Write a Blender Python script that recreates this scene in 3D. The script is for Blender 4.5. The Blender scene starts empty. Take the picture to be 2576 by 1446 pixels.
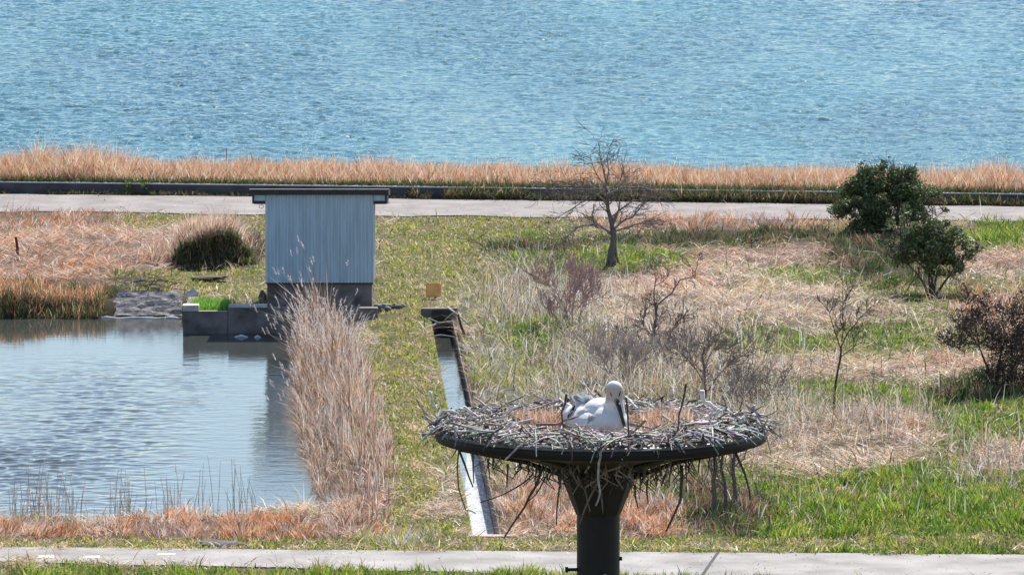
import bpy, math, random
import numpy as np
from mathutils import Vector, Matrix
R = math.radians
random.seed(7); rng = np.random.default_rng(7)
scene = bpy.context.scene
col = scene.collection

# ---------------------------------------------------------------- camera, world, sun
F_PX, CX, CY, Y_H, H_CAM = 20000.0, 1288.0, 723.0, -1500.0, 23.5
PITCH = math.atan((CY - Y_H) / F_PX)
cam_d = bpy.data.cameras.new('camera'); cam = bpy.data.objects.new('camera', cam_d); col.objects.link(cam)
cam.location = (0, 0, H_CAM); cam.rotation_euler = (math.pi/2 - PITCH, 0, 0)
cam_d.sensor_width = 36; cam_d.lens = F_PX / 2576 * 36
cam_d.clip_start = 1; cam_d.clip_end = 20000
scene.camera = cam

SUN_EL, SUN_AZ = R(46), R(17)          # behind the scene, a little to the right
world = bpy.data.worlds.new('World'); scene.world = world; world.use_nodes = True
wn = world.node_tree.nodes; wl = world.node_tree.links
sky = wn.new('ShaderNodeTexSky'); sky.sky_type = 'NISHITA'; sky.sun_disc = False
sky.sun_elevation = SUN_EL; sky.sun_rotation = SUN_AZ
sky.air_density = 1.0; sky.dust_density = 0.3; sky.ozone_density = 2.0
wl.new(sky.outputs[0], wn['Background'].inputs[0]); wn['Background'].inputs[1].default_value = 0.095
sd = bpy.data.lights.new('sun', 'SUN'); sd.energy = 5.0; sd.angle = R(0.5); sd.color = (1, 0.955, 0.89)
sun = bpy.data.objects.new('sun', sd); col.objects.link(sun)
sdir = Vector((math.sin(SUN_AZ)*math.cos(SUN_EL), math.cos(SUN_AZ)*math.cos(SUN_EL), math.sin(SUN_EL)))
sun.rotation_euler = sdir.to_track_quat('Z', 'Y').to_euler()
scene.view_settings.view_transform = 'Standard'; scene.view_settings.look = 'None'
scene.view_settings.exposure = 0.74; scene.view_settings.gamma = 1
scene.cycles.max_bounces = 6; scene.cycles.sample_clamp_indirect = 4
scene.cycles.sample_clamp_direct = 12

# ---------------------------------------------------------------- surveying: photo pixel <-> place
cp, sp = math.cos(PITCH), math.sin(PITCH)
def ray(px, py):
    a, b = (px-CX)/F_PX, (CY-py)/F_PX
    return np.array([a, cp + b*sp, -sp + b*cp])
def at(px, py, z=0.0):                     # the point of height z seen there
    d = ray(px, py); t = (z - H_CAM)/d[2]
    return Vector((d[0]*t, d[1]*t, z))
def atd(px, py, D):                        # the point at distance D seen there
    d = ray(px, py); t = D/d[1]
    return Vector((d[0]*t, D, H_CAM + d[2]*t))
def at_np(px, py, z=0.0):
    a = (px-CX)/F_PX; b = (CY-py)/F_PX
    t = (z-H_CAM)/(-sp + b*cp)
    return a*t, (cp+b*sp)*t
def pix(x, y, z=0.0):
    zc = y*cp - (z-H_CAM)*sp; yc = y*sp + (z-H_CAM)*cp
    return CX + F_PX*x/zc, CY - F_PX*yc/zc

# ---------------------------------------------------------------- noise
_lat = rng.random((256, 256))
def vnoise(x, y, seed=0):
    x = np.asarray(x, float) + seed*17.3; y = np.asarray(y, float) + seed*31.7
    xi = np.floor(x).astype(int); yi = np.floor(y).astype(int)
    fx = x-xi; fy = y-yi; fx = fx*fx*(3-2*fx); fy = fy*fy*(3-2*fy)
    g = lambda a, b: _lat[a & 255, b & 255]
    return (g(xi,yi)*(1-fx)+g(xi+1,yi)*fx)*(1-fy) + (g(xi,yi+1)*(1-fx)+g(xi+1,yi+1)*fx)*fy
def fbm(x, y, seed=0, o=3):
    s = 0; a = .5; t = 0
    for k in range(o):
        s = s + a*vnoise(np.asarray(x)*2**k, np.asarray(y)*2**k, seed+k); t += a; a *= .5
    return s/t
def sdf_poly(x, y, P):
    P = np.array(P); d = np.full(np.shape(x), 1e18); inside = np.zeros(np.shape(x), bool)
    n = len(P)
    for i in range(n):
        ax, ay = P[i]; bx, by = P[(i+1) % n]
        ex, ey = bx-ax, by-ay
        wx, wy = x-ax, y-ay
        t = np.clip((wx*ex+wy*ey)/(ex*ex+ey*ey), 0, 1)
        d = np.minimum(d, (wx-ex*t)**2 + (wy-ey*t)**2)
        c = ((ay > y) != (by > y)) & (x < (bx-ax)*(y-ay)/((by-ay) if by != ay else 1e-9)+ax)
        inside ^= c
    d = np.sqrt(d)
    return np.where(inside, -d, d)
def sstep(a, b, x):
    t = np.clip((x-a)/(b-a), 0, 1); return t*t*(3-2*t)

# ---------------------------------------------------------------- object helpers
def tag(o, label=None, cat=None, group=None, kind=None):
    if label: o['label'] = label
    if cat: o['category'] = cat
    if group: o['group'] = group
    if kind: o['kind'] = kind
    return o
def empty(name, loc, label=None, cat=None, group=None):
    o = bpy.data.objects.new(name, None); col.objects.link(o); o.location = loc
    o.empty_display_size = .2
    return tag(o, label, cat, group)
def link_mesh(name, me, mat, parent=None, smooth=False):
    o = bpy.data.objects.new(name, me); col.objects.link(o)
    if mat: me.materials.append(mat)
    if parent:
        o.parent = parent
        o.matrix_parent_inverse = Matrix.Translation(-Vector(parent.location)) if parent.parent is None else Matrix.Identity(4)
    if smooth: me.polygons.foreach_set('use_smooth', np.ones(len(me.polygons), bool))
    return o
class MB:                                   # collects shapes, world coordinates, one colour per face corner's vertex
    def __init__(s): s.v = []; s.f = []; s.c = []; s.cur = (1, 1, 1)
    def add(s, vs, fs):
        b = len(s.v); s.v += [tuple(v) for v in vs]; s.f += [tuple(i+b for i in f) for f in fs]
        s.c += [s.cur]*len(vs)
    def box(s, a, b, bev=0):
        x0, y0, z0 = a; x1, y1, z1 = b
        if bev <= 0:
            s.add([(x0,y0,z0),(x1,y0,z0),(x1,y1,z0),(x0,y1,z0),(x0,y0,z1),(x1,y0,z1),(x1,y1,z1),(x0,y1,z1)],
                  [(0,3,2,1),(4,5,6,7),(0,1,5,4),(1,2,6,5),(2,3,7,6),(3,0,4,7)])
        else:
            import bmesh
            bm = bmesh.new(); bmesh.ops.create_cube(bm, size=1)
            for v in bm.verts:
                v.co = Vector(((x0+x1)/2+v.co.x*(x1-x0), (y0+y1)/2+v.co.y*(y1-y0), (z0+z1)/2+v.co.z*(z1-z0)))
            bmesh.ops.bevel(bm, geom=list(bm.edges), offset=bev, segments=2, affect='EDGES')
            bm.verts.index_update()
            s.add([v.co[:] for v in bm.verts], [[v.index for v in f.verts] for f in bm.faces]); bm.free()
    def tube(s, pts, rad, n=5, cap=True):
        pts = [Vector(p) for p in pts]; m = len(pts)
        if not hasattr(rad, '__len__'): rad = [rad]*m
        vs = []; prev = None
        for i, p in enumerate(pts):
            t = (pts[min(i+1, m-1)] - pts[max(i-1, 0)])
            t = t.normalized() if t.length > 1e-9 else Vector((0,0,1))
            u = prev if prev is not None else Vector((0.31,0.95,0.1))
            u = u - t*u.dot(t)
            if u.length < 1e-3: u = Vector((1,0,0)) - t*t.x
            u.normalize(); prev = u; w = t.cross(u)
            for k in range(n):
                a = 2*math.pi*k/n
                vs.append(p + (u*math.cos(a)+w*math.sin(a))*rad[i])
        fs = [(i*n+k, i*n+(k+1) % n, (i+1)*n+(k+1) % n, (i+1)*n+k) for i in range(m-1) for k in range(n)]
        if cap: fs += [tuple(range(n))[::-1], tuple((m-1)*n+k for k in range(n))]
        s.add(vs, fs)
    def lathe(s, prof, c, n=48):
        c = Vector(c); vs = [(c.x+r*math.cos(2*math.pi*k/n), c.y+r*math.sin(2*math.pi*k/n), c.z+z) for r, z in prof for k in range(n)]
        fs = [(i*n+k, i*n+(k+1) % n, (i+1)*n+(k+1) % n, (i+1)*n+k) for i in range(len(prof)-1) for k in range(n)]
        s.add(vs, fs)
    def mesh(s, name):
        me = bpy.data.meshes.new(name); me.from_pydata(s.v, [], s.f); me.update()
        ca = me.color_attributes.new('Col', 'FLOAT_COLOR', 'POINT')
        ca.data.foreach_set('color', np.array([(c[0], c[1], c[2], 1) for c in s.c], np.float32).ravel())
        return me
    def build(s, name, mat, parent=None, smooth=False):
        return link_mesh(name, s.mesh(name), mat, parent, smooth)
def np_mesh(name, V, loops, starts, totals, C=None):
    me = bpy.data.meshes.new(name)
    me.vertices.add(len(V)); me.vertices.foreach_set('co', V.astype(np.float32).ravel())
    me.loops.add(len(loops)); me.loops.foreach_set('vertex_index', loops.astype(np.int32))
    me.polygons.add(len(starts)); me.polygons.foreach_set('loop_start', starts.astype(np.int32))
    me.update(calc_edges=True)
    if C is not None:
        ca = me.color_attributes.new('Col', 'FLOAT_COLOR', 'POINT')
        c4 = np.ones((len(V), 4), np.float32); c4[:, :3] = C
        ca.data.foreach_set('color', c4.ravel())
    return me

# ---------------------------------------------------------------- materials
def new_mat(name):
    m = bpy.data.materials.new(name); m.use_nodes = True
    return m, m.node_tree.nodes, m.node_tree.links, m.node_tree.nodes['Principled BSDF']
def mat_simple(name, c, rough=.7, metal=0, nscale=8, namp=.25, bump=.2, spec=.3, stretch=(1,1,1)):
    m, n, l, b = new_mat(name)
    tc = n.new('ShaderNodeTexCoord'); mp = n.new('ShaderNodeMapping'); mp.inputs['Scale'].default_value = stretch
    l.new(tc.outputs['Object'], mp.inputs[0])
    ns = n.new('ShaderNodeTexNoise'); ns.inputs['Scale'].default_value = nscale; ns.inputs['Detail'].default_value = 6
    l.new(mp.outputs[0], ns.inputs['Vector'])
    rp = n.new('ShaderNodeValToRGB')
    rp.color_ramp.elements[0].position = .3; rp.color_ramp.elements[1].position = .7
    rp.color_ramp.elements[0].color = (*[x*(1-namp) for x in c], 1); rp.color_ramp.elements[1].color = (*[min(1, x*(1+namp)) for x in c], 1)
    l.new(ns.outputs[0], rp.inputs[0]); l.new(rp.outputs[0], b.inputs['Base Color'])
    b.inputs['Roughness'].default_value = rough; b.inputs['Metallic'].default_value = metal
    b.inputs['Specular IOR Level'].default_value = spec
    if bump:
        bp = n.new('ShaderNodeBump'); bp.inputs['Strength'].default_value = bump; bp.inputs['Distance'].default_value = .02
        l.new(ns.outputs[0], bp.inputs['Height']); l.new(bp.outputs[0], b.inputs['Normal'])
    return m
def mat_col(name, rough=.8, transl=0.0, spec=.2, noise=0):
    m, n, l, b = new_mat(name)
    at_ = n.new('ShaderNodeVertexColor'); at_.layer_name = 'Col'
    src = at_.outputs[0]
    if noise:
        tc = n.new('ShaderNodeTexCoord'); ns = n.new('ShaderNodeTexNoise'); ns.inputs['Scale'].default_value = noise; ns.inputs['Detail'].default_value = 5
        l.new(tc.outputs['Object'], ns.inputs['Vector'])
        mr = n.new('ShaderNodeMapRange'); mr.inputs[1].default_value = .3; mr.inputs[2].default_value = .7; mr.inputs[3].default_value = .6; mr.inputs[4].default_value = 1.4
        l.new(ns.outputs[0], mr.inputs[0])
        mx = n.new('ShaderNodeVectorMath'); mx.operation = 'SCALE'
        l.new(src, mx.inputs[0]); l.new(mr.outputs[0], mx.inputs['Scale']); src = mx.outputs[0]
        bp = n.new('ShaderNodeBump'); bp.inputs['Strength'].default_value = .5; bp.inputs['Distance'].default_value = .02
        l.new(ns.outputs[0], bp.inputs['Height']); l.new(bp.outputs[0], b.inputs['Normal'])
    l.new(src, b.inputs['Base Color']); b.inputs['Roughness'].default_value = rough
    b.inputs['Specular IOR Level'].default_value = spec
    if transl:
        t = n.new('ShaderNodeBsdfTranslucent'); l.new(src, t.inputs[0])
        mx = n.new('ShaderNodeMixShader'); mx.inputs[0].default_value = transl
        l.new(b.outputs[0], mx.inputs[1]); l.new(t.outputs[0], mx.inputs[2])
        l.new(mx.outputs[0], n['Material Output'].inputs[0])
    return m
M_BLADE = mat_col('grass_blade', .55, .32, .3)
M_LEAF = mat_col('leaf', .5, .2, .3)
M_BARK = mat_col('bark', .85, 0, .2, noise=22)
M_SOIL = mat_col('soil', .95, 0, .1, noise=5)
M_STICK = mat_col('stick', .6, 0, .4, noise=30)

def water_mat(name, deep, sx, sy, bump, rough, lf, lfmin, lfmax, tint=None, dist=.06, spec=.5):
    m, n, l, b = new_mat(name)
    tc = n.new('ShaderNodeTexCoord')
    def noise(scale, det, sc, rot=0.0, ro=.6, disto=0.0):
        mp = n.new('ShaderNodeMapping'); mp.inputs['Scale'].default_value = (*sc, 1); mp.inputs['Rotation'].default_value = (0,0,rot)
        l.new(tc.outputs['Object'], mp.inputs[0])
        ns = n.new('ShaderNodeTexNoise'); ns.inputs['Scale'].default_value = scale; ns.inputs['Detail'].default_value = det
        ns.inputs['Roughness'].default_value = ro; ns.inputs['Distortion'].default_value = disto
        l.new(mp.outputs[0], ns.inputs['Vector']); return ns.outputs[0]
    a = noise(1, 4, (sx, sy), .06, .62, .4); c = noise(1, 3, (sx*.33, sy*.37), -.12, .5, .3)
    ad = n.new('ShaderNodeMath'); ad.operation = 'MULTIPLY_ADD'; ad.inputs[1].default_value = 1.6
    l.new(c, ad.inputs[0]); l.new(a, ad.inputs[2])
    low = noise(lf, 2, (1, .35), .2)
    mr = n.new('ShaderNodeMapRange'); mr.inputs[1].default_value = .35; mr.inputs[2].default_value = .65
    mr.inputs[3].default_value = lfmin; mr.inputs[4].default_value = lfmax
    l.new(low, mr.inputs[0])
    bp = n.new('ShaderNodeBump'); bp.inputs['Distance'].default_value = dist
    mu = n.new('ShaderNodeMath'); mu.operation = 'MULTIPLY'; mu.inputs[1].default_value = bump
    l.new(mr.outputs[0], mu.inputs[0]); l.new(mu.outputs[0], bp.inputs['Strength'])
    l.new(ad.outputs[0], bp.inputs['Height']); l.new(bp.outputs[0], b.inputs['Normal'])
    b.inputs['Roughness'].default_value = rough; b.inputs['IOR'].default_value = 1.33
    b.inputs['Specular IOR Level'].default_value = spec
    if tint:
        rp = n.new('ShaderNodeValToRGB'); rp.color_ramp.elements[0].position = .38; rp.color_ramp.elements[1].position = .62
        rp.color_ramp.elements[0].color = (*deep, 1); rp.color_ramp.elements[1].color = (*tint, 1)
        l.new(noise(lf*.7, 2, (1, .5), .5), rp.inputs[0]); l.new(rp.outputs[0], b.inputs['Base Color'])
    else: b.inputs['Base Color'].default_value = (*deep, 1)
    return m
M_SEA = water_mat('sea_water', (.028,.095,.125), 9, 6, 1.0, .10, .05, .75, 1.1, (.045,.155,.175), dist=.05, spec=.34)
def soften_mirror(m, k, rough, tint, flat_c=None):      # choppy water: scattered light from below plus a partial sky mirror
    n = m.node_tree.nodes; l = m.node_tree.links; b = n['Principled BSDF']
    df = n.new('ShaderNodeBsdfDiffuse'); gl = n.new('ShaderNodeBsdfGlossy'); gl.inputs['Roughness'].default_value = rough; gl.inputs['Color'].default_value = (*tint, 1)
    if b.inputs['Base Color'].links: l.new(b.inputs['Base Color'].links[0].from_socket, df.inputs[0])
    if flat_c: df.inputs[0].default_value = (*flat_c, 1)
    nrm = b.inputs['Normal'].links[0].from_socket
    for x_ in (df, gl): l.new(nrm, x_.inputs['Normal'])
    fr = n.new('ShaderNodeFresnel'); fr.inputs[0].default_value = 1.33; l.new(nrm, fr.inputs['Normal'])
    mu = n.new('ShaderNodeMath'); mu.operation = 'MULTIPLY'; mu.inputs[1].default_value = k; mu.use_clamp = True; l.new(fr.outputs[0], mu.inputs[0])
    mx = n.new('ShaderNodeMixShader'); l.new(mu.outputs[0], mx.inputs[0]); l.new(df.outputs[0], mx.inputs[1]); l.new(gl.outputs[0], mx.inputs[2])
    l.new(mx.outputs[0], n['Material Output'].inputs[0])
soften_mirror(M_SEA, .95, .08, (.86,.96,1))
M_POND = water_mat('pond_water', (.05,.055,.05), 8, 10, .6, .02, .16, .2, 1.0, None, dist=.005)
M_DITCH = water_mat('ditch_water', (.42,.44,.46), 7, 4.5, 1.0, .06, .3, .5, 1.0, None, dist=.06)

# ---------------------------------------------------------------- plan of the place
POND_Z, DITCH_Z, SEA_Z = -.45, -.65, -1.3
def P2(px, py, z=0): p = at(px, py, z); return (p.x, p.y)
pond_poly = [P2(-1500,800,POND_Z), P2(60,802,POND_Z), P2(250,800,POND_Z), P2(330,796,POND_Z), P2(455,796,POND_Z),
             P2(458,826,POND_Z), P2(880,826,POND_Z), P2(812,880,POND_Z), P2(760,960,POND_Z), P2(775,1060,POND_Z), P2(800,1160,POND_Z), P2(840,1240,POND_Z),
             P2(880,1296,POND_Z), P2(700,1322,POND_Z), P2(330,1338,POND_Z), P2(230,1342,POND_Z), P2(120,1338,POND_Z), P2(-1500,1325,POND_Z)]
# ditch: two parallel lines
dA = at(1083, 862, DITCH_Z); dB = at(1173, 1328, DITCH_Z); dC = at(1140, 862, DITCH_Z); dD = at(1241, 1328, DITCH_Z)
DY0, DY1 = at(1180, 1346).y, dA.y
KD = (dB.x-dA.x)/(dB.y-dA.y)
WD = ((dC.x-dA.x)+(dD.x-dB.x))/2
def dxl(y): return dA.x + KD*(y-dA.y)
# road lines (world, straight)
def line(p, q):
    a, b = at(*p), at(*q); k = (b.y-a.y)/(b.x-a.x)
    return lambda x: a.y + k*(x-a.x)
far_road_far = line((0,490), (2576,522)); far_road_near = line((0,534), (2576,560))
near_road_far = line((0,1379), (2576,1397)); near_road_near = line((0,1413), (2576,1478))
wall_front = line((0,486), (2576,517))
MND = at(545, 668)                         # mound foot
HILL = 120.0
def height(x, y):
    x = np.asarray(x, float); y = np.asarray(y, float)
    n = (fbm(x*.35, y*.22, 3)-.5)*.34 + (fbm(x*1.1, y*.8, 5)-.5)*.14
    flat = np.minimum(sstep(.0, 2.2, np.abs(y-(far_road_far(x)+far_road_near(x))/2)-2.2-.3),
                      sstep(.0, 1.5, np.abs(y-(near_road_far(x)+near_road_near(x))/2)-2.4))
    dd = np.maximum(np.abs(x-dxl(y)-WD/2)-WD/2-.2, 0)
    flat = np.minimum(flat, sstep(0, 1.2, dd) if True else 1)
    sh = np.maximum(np.abs(x+5.0)-1.6, np.abs(y-208.2)-2.6); flat = np.minimum(flat, sstep(0, 1.2, sh))
    z = n*flat
    # mound with a steep face toward the pond
    mx = (x-MND.x+(vnoise(y*1.1,x*.6,9)-.5)*.7)/1.35; my = (y-MND.y)+(vnoise(x*2.1,y*.3,4)-.5)*.5
    prof = sstep(-.15, .35, my)*(1-sstep(.8, 5.0, my))
    z = z + (.72+.5*vnoise(x*1.9, y*.8, 14)-.14*mx)*prof*np.clip(1-mx**2, 0, 1)**.9
    # low hummocks in the field
    for (hx, hy, rx, ry, hh) in HUM:
        c = at(hx, hy); z = z + hh*np.exp(-((x-c.x)/rx)**2-((y-c.y)/ry)**2)
    # pond
    d = sdf_poly(x, y, pond_poly)
    soft = .9
    bank = -1.1 + (z+1.1)*sstep(-.55, soft, d)
    z = np.where(d < soft, bank, z)
    # ditch
    ind = (x > dxl(y)-.06) & (x < dxl(y)+WD+.06) & (y > DY0-.05) & (y < DY1+.05)
    z = np.where(ind, -1.35, z)
    # the sea wall ledge and the shore
    wf = wall_front(x)
    z = np.where(y > wf+.15, np.maximum(.30-.05*(y-wf), -4) , z)
    z = np.where(y > wf+4.6, np.maximum(.0-.35*(y-wf-4.6), -5), z)
    # the rise on which the nest pole stands
    z = z + np.where(y < HILL, 6.2*(1-sstep(38, HILL, y)), 0)
    return z
HUM = [(1300,640,1.6,2.0,.18), (1950,625,3.0,1.6,.22), (1400,850,1.6,3.5,.30), (2150,1100,2.4,3.5,.28), (2420,1300,3.5,3,.2), (1750,760,3,3,.12), (130,640,2.4,5,.25)]

# ---------------------------------------------------------------- vegetation zones (surveyed on the photograph's ground)
# palettes: real blade colours
ORANGE = [(.60,.27,.12),(.66,.35,.19),(.70,.43,.27),(.40,.17,.08),(.76,.56,.42)]
PINK = [(.66,.44,.35),(.74,.56,.47),(.52,.32,.25),(.80,.70,.62)]
STRAW = [(.66,.49,.29),(.76,.60,.38),(.54,.37,.20),(.82,.71,.54),(.64,.42,.27)]
GREY = [(.62,.57,.50),(.72,.68,.62),(.50,.45,.40),(.42,.37,.30),(.66,.56,.47)]
GREEN = [(.22,.33,.035),(.32,.42,.05),(.12,.23,.03),(.34,.47,.08),(.08,.15,.03)]
YGREEN = [(.38,.42,.06),(.54,.50,.11),(.25,.32,.05),(.62,.53,.20),(.13,.19,.04)]
DGREEN = [(.06,.11,.03),(.09,.15,.04),(.12,.17,.06),(.17,.18,.08),(.05,.08,.03)]
BROWN = [(.22,.13,.08),(.30,.19,.12),(.16,.10,.07),(.42,.30,.22)]
TYPES = {  # palette, density, height lo/hi, lean, width, mix palette & share
 'lawn':   (YGREEN, 1.0, .04, .17, 1.0, .026, STRAW, .36),
 'green':  (GREEN, 1.0, .10, .26, .8, .020, YGREEN, .30),
 'lush':   (GREEN, 1.15, .14, .34, .7, .022, YGREEN, .22),
 'dark':   (DGREEN, 1.2, .18, .42, .7, .024, BROWN, .22),
 'straw':  (STRAW, 1.0, .26, .70, 3.4, .023, PINK, .35),
 'pinkst': (PINK, 1.0, .26, .65, 3.2, .023, ORANGE, .38),
 'mixed':  (YGREEN, 1.0, .08, .28, 1.8, .018, STRAW, .42),
 'grey':   (GREY, 1.0, .22, .55, 1.2, .017, YGREEN, .30),
 'orange': (ORANGE, 1.1, .22, .50, .9, .019, PINK, .30),
 'orlie':  (ORANGE, 1.15, .26, .62, 2.8, .024, PINK, .22),
 'bank':   (BROWN, 1.2, .20, .50, .9, .020, DGREEN, .50),
}
Z = [ # type, cx, cy, rx, ry, strength
 ('mixed',1900,900,1400,700,.35),
 ('lawn',1010,1050,75,330,2.2),('lawn',1100,640,160,110,1.6),('lawn',1180,575,260,38,1.8),('lawn',1000,760,90,110,1.4),
 ('lawn',470,560,230,30,1.4),('lawn',450,710,230,40,1.6),('lawn',620,600,90,60,1.0),('green',1100,640,70,22,1.3),('green',1330,590,150,30,.9),
 ('green',1500,660,250,30,1.5),('green',1340,840,110,85,1.4),('green',1930,865,180,32,1.5),('green',2150,1010,250,60,1.3),
 ('lush',2300,1290,430,110,2.2),('green',2480,1080,260,120,1.5),('green',2050,1230,250,60,.9),('dark',1850,1290,150,60,1.6),
 ('lush',2530,600,110,42,1.8),('green',1980,700,150,35,1.1),('green',2200,830,150,60,.6),
 ('straw',1900,740,260,70,1.2),('pinkst',1700,720,170,70,1.2),('straw',1680,790,220,70,1.2),('straw',2100,790,250,50,.9),
 ('straw',2150,930,420,30,1.1),('orlie',2380,920,140,28,1.3),('pinkst',2520,650,130,32,1.5),('pinkst',1900,650,330,22,1.2),
 ('straw',2120,1120,300,70,1.3),('pinkst',2250,1100,170,40,1.2),('pinkst',2530,1150,110,50,1.3),('straw',2050,1190,200,40,.9),
 ('grey',1290,760,130,90,1.3),('grey',1450,760,90,90,1.2),('grey',1520,900,170,90,1.2),('grey',1260,950,110,90,1.0),('grey',1950,1080,220,70,1.0),('grey',1380,1080,180,100,.9),
 ('orange',1820,562,330,24,1.7),('orange',1400,1270,170,70,1.8),('orange',1640,1310,90,55,1.8),('orange',2520,790,100,55,1.2),
 ('dark',1330,628,170,16,1.4),('dark',1900,606,420,22,2.0),('dark',2200,640,150,60,1.5),('dark',2480,985,140,40,1.6),('dark',2290,700,90,30,1.2),('dark',1760,1260,110,80,1.1),  # dark weeds by the evergreens double as painted ground shadow
 ('orange',100,545,200,40,1.6),('orlie',140,660,230,70,2.2),('pinkst',330,640,170,55,1.9),('pinkst',470,590,110,45,1.6),('orlie',120,700,240,30,1.5),
 ('bank',110,752,270,30,3.4),('bank',340,705,80,16,1.4),('bank',640,640,50,30,1.2),
 ('dark',545,668,100,7,3.5),  # dark weed strip paints shade onto the mound face
 ('lawn',1200,1368,2600,14,2.6),('lush',600,1470,1600,28,2.6),('grey',1000,1362,95,16,5.5),('orange',590,1330,320,32,3.0),('orange',80,1335,190,22,2.6),
 ('orange',900,1320,110,34,1.8),('pinkst',920,1240,90,70,2.0),('lawn',1080,1330,80,40,1.6),
]
def zone_pick(px, py, x, y, temp=.22, hard=False):
    names = list(TYPES); W = np.full((len(names), len(px)), -.6)
    for i, (t, cx, cy, rx, ry, s) in enumerate(Z):
        nz = (fbm(x*.8, y*.35, 40+i, 3)-.5)*1.5
        d = np.sqrt(((px-cx)/rx)**2 + ((py-cy)/ry)**2)
        w = s*np.clip(1.25-d, -1, 1) + nz*.55
        k = names.index(t); W[k] = np.maximum(W[k], np.where(d < 1.7, w, -.6))
    W[names.index('mixed')] = np.maximum(W[names.index('mixed')], .05 + (fbm(x*.6, y*.3, 77)-.5)*1.2)
    W[names.index('straw')] = np.maximum(W[names.index('straw')], -.02 + (fbm(x*.6, y*.3, 87)-.5)*1.6)
    W[names.index('green')] = np.maximum(W[names.index('green')], -.08 + (fbm(x*.6, y*.3, 97)-.5)*1.6)
    if hard: return np.argmax(W, 0)
    g = -np.log(-np.log(rng.random(W.shape)+1e-12)+1e-12)*temp
    return np.argmax(W+g, 0)

# ---------------------------------------------------------------- ground sheet
def seq(a, b, d): return np.linspace(a, b, max(2, int(round((b-a)/d))+1))
ymid = DY0
us = np.concatenate([[-6000,-2000,-600,-200,-90], seq(-50,-22,1.5)[:-1], seq(-22,-4,.22), seq(-4,4,.18)[1:], seq(4,24,.25)[1:], [30,50,90,200,600,2000,6000]])
d0 = dxl(ymid)
us = us[(np.abs(us-(d0-.1)) > .15) & (np.abs(us-(d0+WD+.1)) > .15) & ~((us > d0) & (us < d0+WD))]
us = np.sort(np.concatenate([us, [d0-.08, d0-.05, d0+WD+.05, d0+WD+.08]]))
ys = np.concatenate([[-6000,-1500,-400,-100,-20], seq(0,150,5), seq(152,252,.3), [256,262,270,285,320,400,600,1500,6000]])
ys = ys[(np.abs(ys-DY0) > .12) & (np.abs(ys-DY1) > .12)]
ys = np.sort(np.concatenate([ys, [DY0-.07, DY0-.04, DY1+.04, DY1+.07]]))
U, YY = np.meshgrid(us, ys)
XX = U + np.where(np.abs(YY-190) < 80, KD*(YY-ymid), KD*80*np.sign(YY-190)+KD*(190-ymid))
HH = height(XX, YY)
PX, PY = pix(XX, np.clip(YY, 60, 400), 0)
names = list(TYPES)
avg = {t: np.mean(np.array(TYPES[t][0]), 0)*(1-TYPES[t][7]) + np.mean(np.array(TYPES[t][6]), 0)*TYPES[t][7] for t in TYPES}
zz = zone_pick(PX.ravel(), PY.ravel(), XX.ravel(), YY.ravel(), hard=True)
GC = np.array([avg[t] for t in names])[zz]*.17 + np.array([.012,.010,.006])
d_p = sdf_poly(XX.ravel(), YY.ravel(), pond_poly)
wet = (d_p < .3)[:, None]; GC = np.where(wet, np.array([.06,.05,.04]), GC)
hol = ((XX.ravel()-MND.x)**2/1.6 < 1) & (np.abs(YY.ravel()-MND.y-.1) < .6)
GC = np.where(hol[:, None], np.array([.05,.04,.028]), GC)  # soil of the mound face darkened, its shade put into the colour
ny, nx = XX.shape
idx = np.arange(ny*nx).reshape(ny, nx)
q = np.stack([idx[:-1,:-1], idx[:-1,1:], idx[1:,1:], idx[1:,:-1]], -1).reshape(-1, 4)
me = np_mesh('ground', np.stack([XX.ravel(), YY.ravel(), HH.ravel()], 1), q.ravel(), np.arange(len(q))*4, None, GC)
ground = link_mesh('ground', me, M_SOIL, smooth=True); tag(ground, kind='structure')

def sheet(name, poly, z, mat, grid=None):
    mb = MB(); mb.add([(x, y, z) for x, y in poly], [tuple(range(len(poly)))]); o = mb.build(name, mat)
    return tag(o, kind='structure')
def water_grid(name, xs, ys_, z, fn, mat):
    X, Y = np.meshgrid(xs, ys_); Z_ = z+fn(X, Y); ny, nx = X.shape; ix = np.arange(ny*nx).reshape(ny, nx)
    q = np.stack([ix[:-1,:-1], ix[:-1,1:], ix[1:,1:], ix[1:,:-1]], -1).reshape(-1, 4)
    me = np_mesh(name, np.stack([X.ravel(), Y.ravel(), Z_.ravel()], 1), q.ravel(), np.arange(len(q))*4, None)
    return tag(link_mesh(name, me, mat, smooth=True), kind='structure')
def sea_wave(X, Y):
    g = .62+.75*sstep(.3, .7, fbm(X*.16, Y*.03, 201, 3))
    w = .105*(fbm(X*1.9+Y*.12, Y*2.5, 211, 2)-.5) + .030*(vnoise(X*5.4, Y*6.2, 215)-.5) + .03*(vnoise(X*.25, Y*.35, 217)-.5)
    return w*g*(np.abs(X) < 30)*(Y < 380)*(Y > 238)
water_grid('sea', np.concatenate([[-6000,-900,-200,-60,-31], np.arange(-23,23,.06), [31,60,200,900,6000]]),
           np.concatenate([[230,238], np.arange(240,332,.075), [342,360,400,600,1200,3000,9000]]), SEA_Z, sea_wave, M_SEA)
def pond_wave(X, Y):
    g = sstep(202, 192, Y)*(.30+.70*sstep(164, 184, Y))*(.40+1.2*sstep(.35, .65, fbm(X*.14, Y*.08, 231, 2)))*(.05+.95*sstep(-6.6, -10.5, X)) + .02
    r1_ = .046*(fbm(X*1.7+Y*.35, Y*4.2-X*.12, 241, 2)-.5) + .028*(vnoise(X*5.2, Y*6.4, 243)-.5)
    return r1_*g
water_grid('pond_water', np.arange(-32, -1.0, .06), np.arange(160, 213.6, .06), POND_Z, pond_wave, M_POND)
soften_mirror(M_DITCH, .7, .10, (1,1,1), (.66,.67,.68))  # near-white diffuse base paints in the glare of reflected sky
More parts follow.
